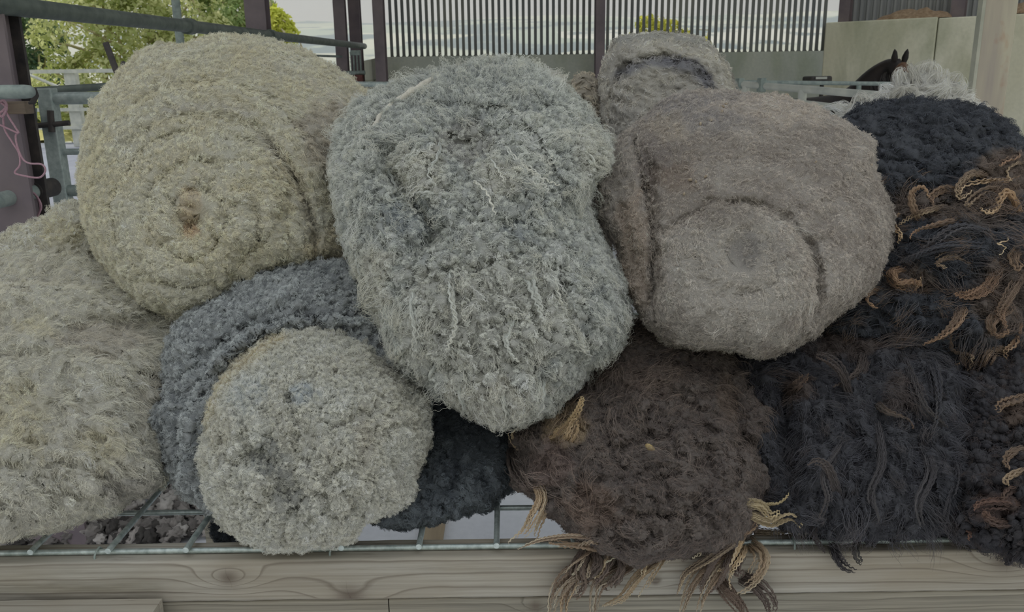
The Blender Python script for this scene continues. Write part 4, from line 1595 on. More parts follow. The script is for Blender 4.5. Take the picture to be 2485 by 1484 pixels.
S = fleece_surface([(-260, 760), (-150, 640), (0, 608), (110, 600), (190, 612), (270, 640), (365, 690), (440, 750), (462, 850), (436, 930), (415, 1010), (410, 1090), (400, 1178), (330, 1205), (280, 1240), (180, 1268), (80, 1298), (0, 1312), (-150, 1320), (-280, 1150)],
                   (90, 980), 1.085, 1.72, 0.20, 2.3,
                   feats=[('lumps', 140, 70, 0.5, 0.020, 4), ('lumps', 60, 34, 0.9, 0.009, 7), ('crease', [(150, 800), (260, 790), (360, 800), (430, 850)], 26, 0.035), ('crease', [(160, 850), (165, 940), (215, 1040), (280, 1120)], 12, 0.018), ('crease', [(-20, 870), (100, 860), (160, 820)], 14, 0.016),
                          ('step', [(-100, 700), (60, 690), (200, 700), (330, 760)], 50, 0.03), ('crease', [(280, 980), (330, 1060), (350, 1150)], 12, 0.016)],
                   noise=[('billow', 0.045, 0.006, (1, 1, 1)), ('fbm', 0.014, 0.0016, (1, 1, 1))], nt=460, ns=170, rough=4, seed=14)
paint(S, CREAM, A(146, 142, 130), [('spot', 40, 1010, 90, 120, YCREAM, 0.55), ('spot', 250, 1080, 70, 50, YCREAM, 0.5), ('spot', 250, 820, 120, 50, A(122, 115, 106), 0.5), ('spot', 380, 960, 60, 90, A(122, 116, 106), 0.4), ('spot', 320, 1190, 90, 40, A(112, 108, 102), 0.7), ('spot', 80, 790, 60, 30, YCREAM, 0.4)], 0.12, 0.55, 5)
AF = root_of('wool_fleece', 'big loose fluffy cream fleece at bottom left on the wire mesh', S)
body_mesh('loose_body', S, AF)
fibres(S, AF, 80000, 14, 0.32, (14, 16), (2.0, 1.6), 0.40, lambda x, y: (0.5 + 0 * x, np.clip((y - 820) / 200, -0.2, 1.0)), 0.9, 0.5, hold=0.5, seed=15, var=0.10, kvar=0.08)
fibres(S, AF, 1600, 42, 0.23, (14, 8), (1.8, 1.0), 0.06, lambda x, y: (0.95 + 0 * x, 0.25 + np.clip((y - 820) / 300, -0.2, 1.2)), 1.0, 0.15, hold=0.35, seed=17, var=0.1, npt=10, mask=lambda x, y: ((x > 150) & (y > 770) & (y < 1180)) * 1.0, amax=1.22, name='drawn_fibres')

# ---- big cream roll
S = fleece_surface([(530, 84), (640, 92), (720, 118), (790, 150), (850, 190), (897, 232), (880, 330), (850, 430), (845, 540), (850, 620), (800, 645), (700, 668), (600, 705), (520, 760), (430, 780), (340, 745), (285, 685), (238, 620), (203, 540), (190, 430), (200, 330), (225, 250), (262, 210), (300, 165), (345, 125), (375, 108), (450, 108)],
                   (485, 520), 1.52, 1.98, 0.24, 2.6,
                   feats=[('spiral', 470, 525, 310, 80, 0.031, 0.96, 1, 0), ('crease', [(255, 430), (300, 350), (400, 290), (520, 275), (620, 310), (700, 400), (755, 500), (765, 620)], 13, 0.018),
                          ('step', [(215, 420), (270, 300), (400, 220), (540, 205), (680, 260), (790, 400)], 70, 0.030), ('crease', [(640, 330), (720, 440), (762, 560), (760, 650)], 11, 0.035),
                          ('pit', 460, 530, 46, 60, 0.035), ('pit', 475, 560, 26, 30, 0.02), ('lumps', 70, 40, 0.4, 0.009, 9), ('dome', 590, 500, 90, 105, 0.018, 2.2)],
                   noise=[('billow', 0.034, 0.0042, (1, 1, 1)), ('worley', 0.013, 0.0022, (1, 1, 1)), ('fbm', 0.006, 0.0016, (1, 1, 1))], nt=600, ns=210, rough=3.0, seed=21)
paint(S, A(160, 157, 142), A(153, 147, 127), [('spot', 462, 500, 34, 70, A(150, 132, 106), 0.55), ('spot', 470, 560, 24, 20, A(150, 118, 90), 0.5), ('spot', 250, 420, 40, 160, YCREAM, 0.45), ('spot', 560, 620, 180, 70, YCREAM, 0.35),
                                              ('spot', 800, 330, 80, 110, A(126, 118, 108), 0.65), ('line', [(640, 330), (720, 440), (765, 570), (765, 650)], 14, A(120, 114, 106), 0.5), ('spot', 800, 600, 60, 60, A(140, 130, 106), 0.6),  # crease line darkened, its shade put into the wool colour
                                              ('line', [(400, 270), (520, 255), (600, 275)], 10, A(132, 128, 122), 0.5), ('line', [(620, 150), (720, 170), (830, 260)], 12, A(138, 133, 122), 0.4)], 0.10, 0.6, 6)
GF = root_of('wool_fleece', 'largest cream fleece, rolled up with its spiral end facing forward, upper left', S)
body_mesh('rolled_body', S, GF)
fibres(S, GF, 95000, 8.5, 0.34, (8, 13), (1.9, 1.8), 0.75, radial(475, 525, 1.25), 0.35, 0.8, hold=0.5, seed=22, var=0.10, kvar=0.09)
fibres(S, GF, 2600, 40, 0.25, (8, 6), (1.2, 1.0), 0.05, radial(475, 525, 1.45), 1.0, 0.15, hold=0.8, seed=23, var=0.1, mask=lambda x, y: ((x > 560) & (y < 480) | ((y < 330) & (x > 380))) * 1.0, amax=1.22, name='drawn_fibres')

# ---- charcoal fleece low in the middle
CH1, CH2 = A(70, 76, 80), A(52, 57, 62)
S = fleece_surface([(1020, 920), (1110, 930), (1200, 960), (1262, 1020), (1268, 1090), (1250, 1180), (1190, 1238), (1120, 1252), (1060, 1270), (985, 1285), (930, 1278), (888, 1270), (950, 1200), (970, 1120), (985, 1000)],
                   (1100, 1100), 1.135, 1.55, 0.14, 2.3, feats=[('lumps', 80, 50, 0.8, 0.016, 3), ('crease', [(1080, 1030), (1110, 1120), (1090, 1220)], 14, 0.02), ('crease', [(1180, 1060), (1170, 1160), (1210, 1230)], 12, 0.014)],
                   noise=[('billow', 0.02, 0.005, (1, 1, 1)), ('fbm', 0.008, 0.002, (1, 1, 1))], nt=340, ns=120, rough=7, seed=31)
paint(S, CH1, CH2, [], 0.06, 0.8, 7)
CF = root_of('wool_fleece', 'charcoal fleece low in the middle, between the grey-white and the brown ones', S)
body_mesh('loose_body', S, CF)
fibres(S, CF, 36000, 9, 0.36, (8, 12), (1.8, 1.8), 0.6, const(0.3, 0.8), 0.6, 0.6, seed=32)

# ---- grey and white fleece at the front: dark wrap + pale inner roll
GD1, GD2, GL = A(108, 111, 112), A(82, 86, 88), A(134, 137, 137)
S = fleece_surface([(835, 632), (905, 660), (950, 740), (990, 850), (1040, 960), (1045, 1060), (980, 1180), (880, 1260), (700, 1270), (560, 1265), (505, 1245), (440, 1195), (398, 1130), (375, 1060), (360, 1010), (395, 960), (398, 860), (425, 790), (470, 745), (520, 718), (575, 690), (625, 660), (720, 640)],
                   (690, 980), 1.16, 1.50, 0.13, 3.0,
                   feats=[('step', [(440, 1150), (450, 1010), (520, 880), (620, 800), (740, 775), (900, 780), (960, 860)], 60, 0.035), ('crease', [(430, 950), (480, 880), (560, 810), (640, 770)], 12, 0.024), ('crease', [(470, 990), (540, 900), (640, 830), (760, 800), (900, 810)], 20, 0.035), ('lumps', 60, 40, -0.6, 0.012, 6)],
                   noise=[('worley', 0.014, 0.006, (1, 1, 1)), ('billow', 0.03, 0.005, (1, 1, 1)), ('fbm', 0.006, 0.0015, (1, 1, 1))], nt=520, ns=150, rough=6, seed=41)
paint(S, GD1, GD2, [], 0.09, 0.7, 8, hcol=(0.008, GL, 0.75))
BF = root_of('wool_fleece', 'curly slate-grey fleece wrapped round a paler grey-white roll, front left of the middle', S)
o = body_mesh('outer_wrap', S, BF)
o['label'] = 'curly slate-grey outer layer'
fibres(S, BF, 62000, 10.5, 0.36, (8, 13), (2.3, 2.2), 0.75, radial(700, 1050, 0.6), 0.4, 0.7, hold=0.35, seed=42, tip=A(134, 137, 137), tip_pow=1.6, droop=0.1)

SW = fleece_surface([(690, 800), (760, 793), (830, 805), (890, 832), (945, 890), (1000, 925), (1040, 1000), (1036, 1080), (1012, 1140), (1002, 1212), (950, 1240), (880, 1262), (850, 1310), (760, 1328), (660, 1330), (600, 1312), (560, 1285), (520, 1240), (488, 1170), (468, 1100), (488, 1010), (520, 925), (575, 870), (630, 830)],
                    (750, 1060), 1.07, 1.34, 0.19, 2.3,
                    feats=[('crease', [(690, 900), (710, 990), (720, 1080), (725, 1180)], 12, 0.022), ('pit', 650, 1110, 60, 60, 0.030), ('pit', 705, 1190, 45, 60, 0.02), ('lumps', 90, 60, 1.2, 0.014, 8), ('lumps', 40, 40, 0, 0.006, 2)],
                    noise=[('worley', 0.016, 0.007, (1, 1, 1)), ('billow', 0.026, 0.0045, (1, 1, 1)), ('fbm', 0.006, 0.0014, (1, 1, 1))], nt=520, ns=180, rough=5, seed=43)
paint(SW, A(150, 150, 142), A(136, 133, 122), [('spot', 650, 1110, 55, 55, A(96, 97, 94), 0.75), ('spot', 700, 1190, 50, 70, A(100, 100, 96), 0.7), ('spot', 600, 960, 60, 60, A(150, 156, 158), 0.5), ('spot', 725, 955, 40, 30, A(138, 148, 158), 0.6), ('line', [(490, 1030), (530, 940), (590, 880), (680, 820)], 16, A(146, 134, 106), 0.8), ('spot', 950, 900, 50, 40, A(110, 106, 98), 0.5), ('spot', 880, 1060, 20, 70, A(118, 112, 100), 0.5)], 0.07, 0.7, 9)  # grey spots fill the two pits, their shade put into the colour
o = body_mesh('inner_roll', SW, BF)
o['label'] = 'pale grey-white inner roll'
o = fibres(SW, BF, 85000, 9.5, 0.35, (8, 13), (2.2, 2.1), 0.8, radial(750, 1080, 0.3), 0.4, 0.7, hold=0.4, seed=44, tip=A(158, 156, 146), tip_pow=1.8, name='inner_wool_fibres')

# ---- silver-grey roll in the centre
S = fleece_surface([(1130, 165), (1170, 147), (1230, 148), (1290, 158), (1340, 190), (1385, 222), (1440, 285), (1478, 340), (1484, 385), (1440, 440), (1424, 500), (1455, 575), (1490, 640), (1520, 690), (1526, 765), (1505, 850), (1440, 885), (1392, 950), (1322, 1010), (1262, 1028), (1190, 1030), (1110, 990), (1045, 945), (950, 885), (922, 800), (900, 740), (868, 680), (840, 600), (820, 520), (806, 420), (818, 330), (858, 262), (925, 214), (1000, 190), (1070, 172)],
                   (1165, 600), 1.20, 1.68, 0.24, 2.3,
                   feats=[('crease', [(925, 330), (950, 420), (1010, 500), (1060, 560), (1010, 640)], 28, 0.080), ('crease', [(1340, 270), (1300, 240), (1250, 210)], 12, 0.02), ('pit', 1365, 700, 20, 50, 0.045), ('pit', 1375, 765, 14, 22, 0.035), ('pit', 1340, 655, 22, 10, 0.025),
                          ('pit', 1140, 350, 90, 50, 0.030), ('dome', 1210, 430, 75, 70, 0.012, 2), ('pit', 1255, 550, 50, 28, 0.02), ('lumps', 80, 40, 0.9, 0.014, 11), ('lumps', 36, 60, 0.2, 0.009, 12), ('crease', [(1030, 690), (1080, 660), (1190, 640), (1290, 670)], 14, 0.018), ('crease', [(1000, 860), (1120, 900), (1250, 890), (1400, 850)], 16, 0.014), ('step', [(1420, 480), (1350, 420), (1310, 330), (1240, 260), (1130, 250)], 40, 0.014)],
                   noise=[('worley', 0.015, 0.006, (1, 1, 1)), ('billow', 0.03, 0.006, (1, 1, 1)), ('fbm', 0.006, 0.0016, (1, 1, 1))], nt=620, ns=220, rough=5, seed=51)
SIL, SIL2, PAL = A(138, 140, 136), A(112, 115, 113), A(150, 146, 134)
paint(S, SIL, SIL2, [('spot', 1150, 230, 190, 90, A(112, 115, 114), 0.6), ('spot', 1000, 520, 80, 60, A(78, 86, 92), 0.6), ('spot', 1130, 350, 80, 60, A(108, 104, 100), 0.6), ('spot', 1180, 780, 260, 200, PAL, 0.45), ('spot', 1190, 980, 140, 70, PAL, 0.7), ('spot', 900, 690, 60, 110, PAL, 0.6), ('spot', 1255, 555, 45, 26, A(98, 104, 108), 0.85), ('spot', 1205, 430, 55, 60, A(148, 145, 134), 0.7), ('spot', 1020, 420, 90, 70, PAL, 0.5), ('spot', 1430, 360, 50, 70, PAL, 0.5), ('spot', 1365, 700, 18, 50, A(62, 62, 60), 0.8)], 0.06, 0.8, 10, hcol=(0.009, A(158, 158, 150), 0.5))  # hole and crevice spots are shade put into the colour
HF_ = root_of('wool_fleece', 'tall silver-grey curly fleece roll standing in the centre of the pile', S)
body_mesh('rolled_body', S, HF_)
hflow = lambda x, y: (np.where(y < 450, (x - 1165) / 350.0, 0.15 * np.sin(x / 60.0)), np.where(y < 450, (y - 330) / 300.0, 0.9))
fibres(S, HF_, 105000, 12, 0.35, (8, 14), (2.4, 2.4), 0.6, hflow, 0.6, 0.6, hold=0.35, seed=52, tip=A(156, 157, 150), tip_pow=1.6, var=0.14)
fibres(S, HF_, 9000, 36, 0.42, (8, 18), (2.3, 4.5), 0.10, hflow, 0.9, 0.35, hold=0.2, seed=53, tip=A(162, 159, 146), tip_pow=1.4, var=0.12, npt=16, name='crimped_locks')
# pale felted edge rolled over at the upper left
pl = [(905, 310), (925, 280), (960, 250), (1000, 222), (1040, 198), (1068, 184)]
pts, rr = [], []
for k, (x_, y_) in enumerate(pl):
    Y_ = depth_at(S, x_, y_) - 0.010
    pts.append(at(x_, y_, Y_))
    rr.append((3 + 6 * math.sin(math.pi * (k + 0.5) / len(pl))) * Y_ / FPX)
mb = MB()
fine_p, fine_r = [], []
for q in np.linspace(0, len(pl) - 1.001, 40):
    i = int(q)
    f = q - i
    w_ = 0.0018 * math.sin(q * 5.1)
    fine_p.append(pts[i] * (1 - f) + pts[i + 1] * f + np.array([w_, 0, w_]))
    fine_r.append((rr[i] * (1 - f) + rr[i + 1] * f) * (1 + 0.15 * math.sin(q * 9)))
mb.tube(fine_p, fine_r, 14)
o = mb.build('felted_edge', simple('felted_cream_edge', A(118, 114, 104), A(134, 129, 118), 60, 0.95, 0, 0.5, 0.002), HF_, True)
o['label'] = 'smooth cream felted edge rolled over the top left'
# separate crimped staples
sil = [([(1000, 500), (940, 480), (975, 455), (1040, 450)], 22), ([(1110, 480), (1040, 470), (1000, 470), (960, 480)], 20), ([(1090, 520), (1030, 510), (1000, 520), (985, 530)], 18), ([(1040, 330), (1000, 380), (960, 400), (945, 420)], 20), ([(1075, 330), (1060, 380), (1040, 420), (1060, 450)], 14), ([(1180, 370), (1200, 400), (1215, 420), (1225, 440)], 12), ([(1230, 350), (1270, 390), (1310, 430), (1330, 470)], 14), ([(1210, 330), (1250, 380), (1300, 420), (1360, 450)], 12), ([(1420, 330), (1450, 350), (1470, 370), (1480, 385)], 18), ([(1420, 370), (1440, 400), (1450, 430), (1440, 450)], 16), ([(1330, 640), (1350, 700), (1370, 760), (1400, 800)], 10), ([(1270, 620), (1290, 690), (1310, 740), (1320, 780)], 22), ([(1250, 760), (1230, 820), (1240, 860), (1260, 880)], 24), ([(1010, 690), (1000, 740), (1010, 800), (1000, 850)], 24), ([(1100, 650), (1090, 720), (1100, 790), (1080, 850)], 26), ([(960, 800), (970, 850), (960, 880), (950, 900)], 24), ([(1130, 900), (1120, 950), (1130, 990), (1120, 1010)], 24), ([(1220, 920), (1220, 970), (1230, 1010), (1220, 1035)], 26), ([(1310, 910), (1310, 960), (1300, 1000), (1280, 1025)], 24), ([(1060, 880), (1040, 910), (1040, 940), (1030, 950)], 22), ([(880, 560), (870, 620), (880, 680), (890, 720)], 22), ([(930, 400), (960, 450), (990, 490), (1010, 520)], 14), ([(1420, 780), (1410, 830), (1430, 860), (1440, 890)], 22), ([(1180, 460), (1150, 440), (1180, 470), (1200, 520)], 8)]
for k, (pl, w_) in enumerate(sil):
    Yd = [depth_at(S, q[0], q[1]) - 0.008 - 0.004 * i for i, q in enumerate(pl)]
    lock(HF_, [(q[0], q[1], y_) for q, y_ in zip(pl, Yd)], 0, w_, A(132, 134, 130), A(160, 157, 146), 70, 3.4, 9, seed=100 + k, rad=0.5, taper=0.2, npt=40)

# ---- grey-brown roll on the right
S = fleece_surface([(1700, 214), (1790, 224), (1900, 232), (1985, 262), (2060, 300), (2128, 345), (2122, 400), (2146, 450), (2172, 520), (2166, 600), (2122, 690), (2062, 740), (1990, 800), (1930, 845), (1850, 872), (1790, 850), (1700, 848), (1622, 838), (1560, 780), (1508, 700), (1495, 600), (1440, 520), (1436, 440), (1480, 370), (1515, 318), (1560, 285), (1620, 238)],
                   (1792, 655), 1.32, 1.78, 0.21, 2.6,
                   feats=[('dome', 1782, 685, 196, 190, 0.062, 2.5), ('spiral', 1805, 625, 170, 78, 0.016, 1.0, 1, 0), ('pit', 1808, 605, 46, 44, 0.032), ('crease', [(1560, 340), (1580, 450), (1590, 560), (1595, 680), (1600, 760)], 14, 0.034), ('step', [(1600, 780), (1592, 640), (1585, 520), (1560, 400), (1540, 320)], 45, 0.026), ('crease', [(1960, 560), (1985, 650), (1985, 740)], 16, 0.026),
                          ('crease', [(1530, 310), (1570, 400), (1600, 430)], 16, 0.03), ('lumps', 150, 70, -0.4, 0.008, 14), ('crease', [(1490, 430), (1520, 560), (1560, 680), (1600, 780)], 10, 0.014)],
                   noise=[('billow', 0.018, 0.0026, (1, 1, 1)), ('fbm', 0.008, 0.0018, (1, 1, 1)), ('fbm', 0.05, 0.004, (1, 1, 1))], nt=560, ns=210, rough=3.5, seed=61)
TAU, TAU2 = A(126, 119, 112), A(104, 96, 89)
paint(S, TAU, TAU2, [('spot', 1782, 685, 205, 200, A(132, 127, 119), 0.6), ('spot', 1700, 270, 180, 60, A(104, 100, 100), 0.6), ('spot', 1590, 380, 50, 90, A(84, 76, 72), 0.7), ('spot', 1640, 430, 60, 40, A(92, 78, 66), 0.5), ('spot', 1880, 260, 140, 40, A(142, 132, 122), 0.6), ('spot', 1540, 620, 50, 160, A(124, 108, 92), 0.6), ('spot', 1808, 605, 50, 45, A(92, 88, 84), 0.7), ('line', [(1580, 450), (1592, 560), (1596, 680)], 14, A(80, 70, 62), 0.6), ('spot', 1700, 520, 160, 40, A(98, 90, 82), 0.6), ('spot', 1620, 310, 60, 40, A(134, 124, 110), 0.5)], 0.09, 0.8, 11)  # coil pit and side crease darkened, shade put into the colour
IF_ = root_of('wool_fleece', 'large grey-brown fleece roll with a paler coil at its centre, right of the middle', S)
body_mesh('rolled_body', S, IF_)
fibres(S, IF_, 95000, 8, 0.32, (8, 9), (1.7, 1.5), 0.45, radial(1800, 610, 1.4), 0.5, 0.9, hold=0.6, seed=62, tip=A(138, 131, 123), tip_pow=2.0, var=0.2)
fibres(S, IF_, 4000, 26, 0.26, (8, 6), (2.0, 0.9), 0.08, radial(1760, 640, 1.5), 0.9, 0.5, hold=0.7, seed=63, var=0.25, amax=1.22, name='drawn_fibres')

for k, (x_, y_, s_) in enumerate([(1675, 436, 6), (1689, 440, 5), (1712, 428, 5), (1755, 258, 5), (1752, 270, 5), (1762, 252, 4), (1700, 300, 5), (1725, 292, 5), (1910, 232, 8), (1980, 392, 4), (2470 - 355, 400, 4), (1660, 470, 5)]):
    Yk = depth_at(S, x_, y_) - 0.006
    bm = bmesh.new()
    bmesh.ops.create_icosphere(bm, subdivisions=1, radius=s_ * Yk / FPX, matrix=Matrix.Translation(V(at(x_, y_, Yk))) @ Matrix.Rotation(k * 1.3, 4, 'Y') @ Matrix.Diagonal((1, 0.7, 0.7, 1)))
    mb = MB()
    mb.add_bm(bm)
    mb.build('burr', MAT['burr'], IF_, True)

# ---- black fleeces on the right
BLK, BLK2, BRN, TIP = A(44, 46, 51), A(34, 36, 41), A(76, 63, 52), A(130, 106, 80)
PALETIP = A(160, 142, 112)
S = fleece_surface([(2030, 300), (2085, 256), (2150, 246), (2230, 244), (2305, 246), (2385, 262), (2440, 298), (2478, 340), (2520, 420), (2600, 560), (2600, 740), (2500, 880), (2380, 930), (2240, 900), (2100, 880), (1985, 840), (1990, 700), (2040, 500)],
                   (2290, 560), 1.52, 1.92, 0.24, 2.4,
                   feats=[('lumps', 90, 50, 0.2, 0.022, 16), ('lumps', 40, 30, 0.5, 0.010, 17), ('crease', [(2130, 500), (2200, 490), (2300, 440), (2420, 430)], 20, 0.03), ('crease', [(2160, 680), (2250, 700), (2360, 660), (2450, 680)], 24, 0.035), ('dome', 2290, 570, 120, 70, 0.03, 2.2)],
                   noise=[('worley', 0.022, 0.008, (1, 1, 1)), ('billow', 0.04, 0.007, (1, 1, 1)), ('fbm', 0.008, 0.002, (1, 1, 1))], nt=480, ns=170, rough=5, seed=71)
paint(S, BLK, BLK2, [('spot', 2440, 420, 90, 60, BRN, 0.7), ('spot', 2230, 500, 100, 40, BRN, 0.6), ('spot', 2380, 500, 100, 60, BRN, 0.5), ('spot', 2200, 680, 80, 40, BRN, 0.6), ('spot', 2430, 720, 90, 120, BRN, 0.6)], 0.10, 0.7, 12)
JF = root_of('wool_fleece', 'black fleece with brown sun-bleached curling locks, upper right', S)
body_mesh('loose_body', S, JF)
fibres(S, JF, 42000, 13, 0.42, (9, 16), (2.4, 2.0), 0.6, const(0.2, 0.4), 0.6, 0.7, hold=0.3, seed=72, var=0.22)
fibres(S, JF, 9000, 60, 0.42, (10, 28), (2.2, 1.8), 0.15, lambda x, y: (np.sin(y / 70.0) + 0.3, 0.6 + 0 * x), 1.0, 0.5, hold=0.15, seed=73, tip=A(84, 66, 50), tip_pow=2.2, var=0.2, npt=14, mask=lambda x, y: (y > 430) * 1.0, amax=1.22, name='long_locks')
jl = [  # bleached locks: path, width, colours
    ([(2240, 540), (2215, 500), (2215, 465), (2240, 455), (2255, 480)], 26, BRN, TIP), ([(2330, 470), (2290, 460), (2260, 480), (2270, 510)], 34, BRN, A(112, 88, 66)), ([(2400, 430), (2360, 420), (2325, 450), (2330, 480), (2360, 460)], 22, BRN, PALETIP),
    ([(2485, 420), (2440, 440), (2400, 440), (2340, 450), (2330, 470)], 18, A(100, 80, 60), PALETIP), ([(2450, 470), (2400, 460), (2360, 480), (2345, 500), (2360, 495)], 16, BRN, PALETIP), ([(2480, 530), (2450, 470), (2430, 480), (2415, 510), (2390, 515), (2380, 505)], 18, A(110, 86, 60), PALETIP),
    ([(2300, 500), (2250, 510), (2210, 525), (2180, 545)], 16, BRN, PALETIP), ([(2340, 530), (2270, 545), (2225, 560), (2210, 580)], 18, BRN, A(120, 92, 66)), ([(2430, 560), (2445, 580), (2420, 590), (2440, 600), (2425, 620)], 8, A(120, 96, 66), PALETIP),
    ([(2350, 640), (2310, 620), (2285, 625), (2270, 640), (2300, 650)], 22, BRN, PALETIP), ([(2190, 650), (2160, 660), (2175, 690), (2215, 685), (2240, 690)], 34, A(92, 72, 54), TIP), ([(2140, 660), (2180, 690), (2220, 700), (2240, 670)], 22, A(92, 72, 54), PALETIP),
    ([(2430, 640), (2400, 700), (2350, 720), (2315, 710)], 40, A(84, 66, 52), A(118, 92, 68)), ([(2340, 730), (2320, 780), (2280, 820), (2240, 838)], 30, BRN, A(142, 112, 82)), ([(2300, 800), (2310, 850), (2350, 862), (2360, 870), (2350, 900)], 16, BRN, PALETIP), ([(2240, 840), (2270, 870), (2310, 885), (2330, 880)], 14, BRN, TIP),
    ([(2480, 660), (2440, 720), (2420, 760), (2440, 800)], 44, BRN, A(120, 92, 68)), ([(2450, 740), (2410, 780), (2420, 810), (2450, 800)], 34, BRN, A(126, 98, 70)), ([(2470, 780), (2460, 830), (2440, 850), (2445, 880)], 22, A(96, 74, 56), PALETIP), ([(2485, 880), (2420, 850), (2390, 880), (2390, 920), (2440, 930)], 34, BRN, TIP),
    ([(2500, 400), (2470, 400), (2450, 415), (2455, 440)], 14, BRN, PALETIP), ([(2480, 350), (2470, 380), (2440, 390), (2425, 400)], 24, BRN, A(110, 84, 62)), ([(2140, 700), (2110, 710), (2105, 730), (2130, 750)], 22, BRN, A(140, 110, 78)), ([(2180, 520), (2170, 545), (2185, 570), (2180, 590)], 14, A(110, 88, 60), PALETIP),
    ([(2485, 600), (2460, 620), (2470, 650), (2480, 640)], 30, BRN, TIP), ([(2395, 570), (2330, 560), (2270, 585), (2230, 610)], 40, A(44, 44, 48), A(58, 54, 54)), ([(2380, 600), (2300, 600), (2230, 620), (2180, 640)], 40, A(40, 41, 46), A(56, 50, 46))]
for k, (pl, w_, c0, c1) in enumerate(jl):
    y0_ = depth_at(S, *pl[0])
    Yd = [min(depth_at(S, *q), y0_ + 0.02) - 0.015 - 0.006 * i for i, q in enumerate(pl)]
    lock(JF, [(q[0], q[1], y_) for q, y_ in zip(pl, Yd)], 0, w_, c0, c1, 80 if w_ > 25 else 46, 2.4, 6, seed=200 + k, rad=0.55, taper=0.12, npt=36)

S = fleece_surface([(1720, 850), (1830, 815), (1960, 800), (2060, 795), (2160, 790), (2260, 810), (2330, 870), (2356, 960), (2372, 1080), (2362, 1180), (2335, 1260), (2290, 1300), (2200, 1312), (2100, 1312), (2010, 1310), (1960, 1290), (1885, 1280), (1850, 1200), (1810, 1100), (1790, 1010), (1765, 930)],
                   (2130, 1070), 1.09, 1.56, 0.18, 2.5,
                   feats=[('lumps', 70, 130, 0.15, 0.022, 18), ('lumps', 30, 70, -0.1, 0.010, 19), ('crease', [(1890, 920), (1910, 1010), (1925, 1120), (1935, 1250)], 26, 0.07), ('crease', [(2060, 1010), (2090, 1100), (2060, 1230)], 14, 0.022), ('crease', [(2200, 960), (2230, 1080), (2210, 1200)], 14, 0.022), ('crease', [(1950, 900), (2100, 880), (2280, 930)], 20, 0.02)],
                   noise=[('billow', 0.03, 0.007, (1, 1, 0.45)), ('fbm', 0.008, 0.0025, (1, 1, 0.5))], nt=480, ns=170, rough=6, seed=81)
paint(S, A(45, 45, 49), A(36, 36, 40), [('spot', 2050, 830, 120, 40, A(58, 48, 42), 0.7), ('spot', 2180, 950, 50, 60, A(62, 50, 42), 0.5), ('spot', 1940, 940, 40, 40, A(66, 52, 42), 0.5)], 0.09, 0.7, 13)
EF = root_of('wool_fleece', 'black fleece of matted ropy locks on the front wire, right of the brown one', S)
body_mesh('loose_body', S, EF)
fibres(S, EF, 42000, 15, 0.42, (9, 16), (2.2, 1.6), 0.45, const(0.05, 1.0), 0.8, 0.5, hold=0.35, seed=82, var=0.22)
fibres(S, EF, 11000, 62, 0.42, (10, 32), (2.2, 1.8), 0.10, lambda x, y: (np.sin(x / 55.0 + y / 120.0) * 0.5, 0.9 + 0 * x), 1.0, 0.35, hold=0.14, seed=83, tip=A(50, 45, 44), tip_pow=2.0, var=0.2, npt=14, amax=1.22, name='long_locks')
el = [([(1985, 1240), (1975, 1290), (1990, 1320), (2005, 1340)], 22, A(34, 32, 34), A(48, 42, 40)), ([(2020, 1320), (2030, 1350), (2050, 1375), (2080, 1385)], 34, A(30, 28, 30), A(36, 34, 34)), ([(2080, 1310), (2075, 1340), (2085, 1360), (2092, 1365)], 20, A(44, 42, 40), A(52, 50, 48)), ([(2110, 1300), (2115, 1320), (2125, 1330)], 12, A(34, 32, 34), A(40, 38, 38)), ([(2160, 1300), (2170, 1320), (2185, 1335)], 16, A(34, 32, 34), A(44, 40, 38)), ([(2310, 1290), (2325, 1310), (2345, 1330), (2358, 1338)], 12, A(36, 34, 34), A(40, 38, 38)),
      ([(1900, 960), (1930, 940), (1950, 920), (1960, 905)], 30, A(56, 46, 40), A(78, 60, 46)), ([(2060, 960), (2040, 900), (2010, 870), (1980, 860)], 34, A(44, 40, 40), A(62, 52, 46)), ([(2130, 980), (2150, 1000), (2200, 1020), (2215, 1040)], 20, A(48, 42, 38), A(84, 66, 50)), ([(2030, 1200), (2010, 1140), (1985, 1120), (1960, 1130)], 26, A(46, 42, 42), A(60, 52, 46)), ([(2100, 860), (2090, 900), (2050, 930), (2020, 940)], 30, A(48, 42, 40), A(60, 52, 46)), ([(2230, 830), (2270, 900), (2280, 980), (2270, 1040)], 40, A(36, 36, 40), A(48, 46, 46)), ([(2180, 850), (2210, 920), (2240, 990), (2300, 1040)], 40, A(40, 38, 40), A(50, 46, 44)), ([(2130, 1030), (2140, 1120), (2110, 1200), (2130, 1270)], 34, A(40, 38, 40), A(46, 44, 44)), ([(2230, 1060), (2260, 1140), (2230, 1220), (2240, 1280)], 34, A(40, 38, 40), A(48, 46, 46)), ([(2040, 1080), (2000, 1150), (2010, 1210), (1990, 1260)], 30, A(42, 40, 42), A(50, 46, 44)), ([(2300, 1060), (2330, 1140), (2310, 1210), (2290, 1270)], 30, A(36, 35, 38), A(44, 42, 42))]
for k, (pl, w_, c0, c1) in enumerate(el):
    if pl[-1][1] > 1312:
        Yd = [Y0 - 0.012 - 0.004 * (q[1] > 1330) for q in pl]
    else:
        y0_ = depth_at(S, *pl[0])
        Yd = [min(depth_at(S, *q), y0_ + 0.02) - 0.012 - 0.004 * i for i, q in enumerate(pl)]
    lock(EF, [(q[0], q[1], y_) for q, y_ in zip(pl, Yd)], 0, w_, c0, c1, 90, 2.2, 5, seed=300 + k, rad=0.5, taper=0.25, npt=30)

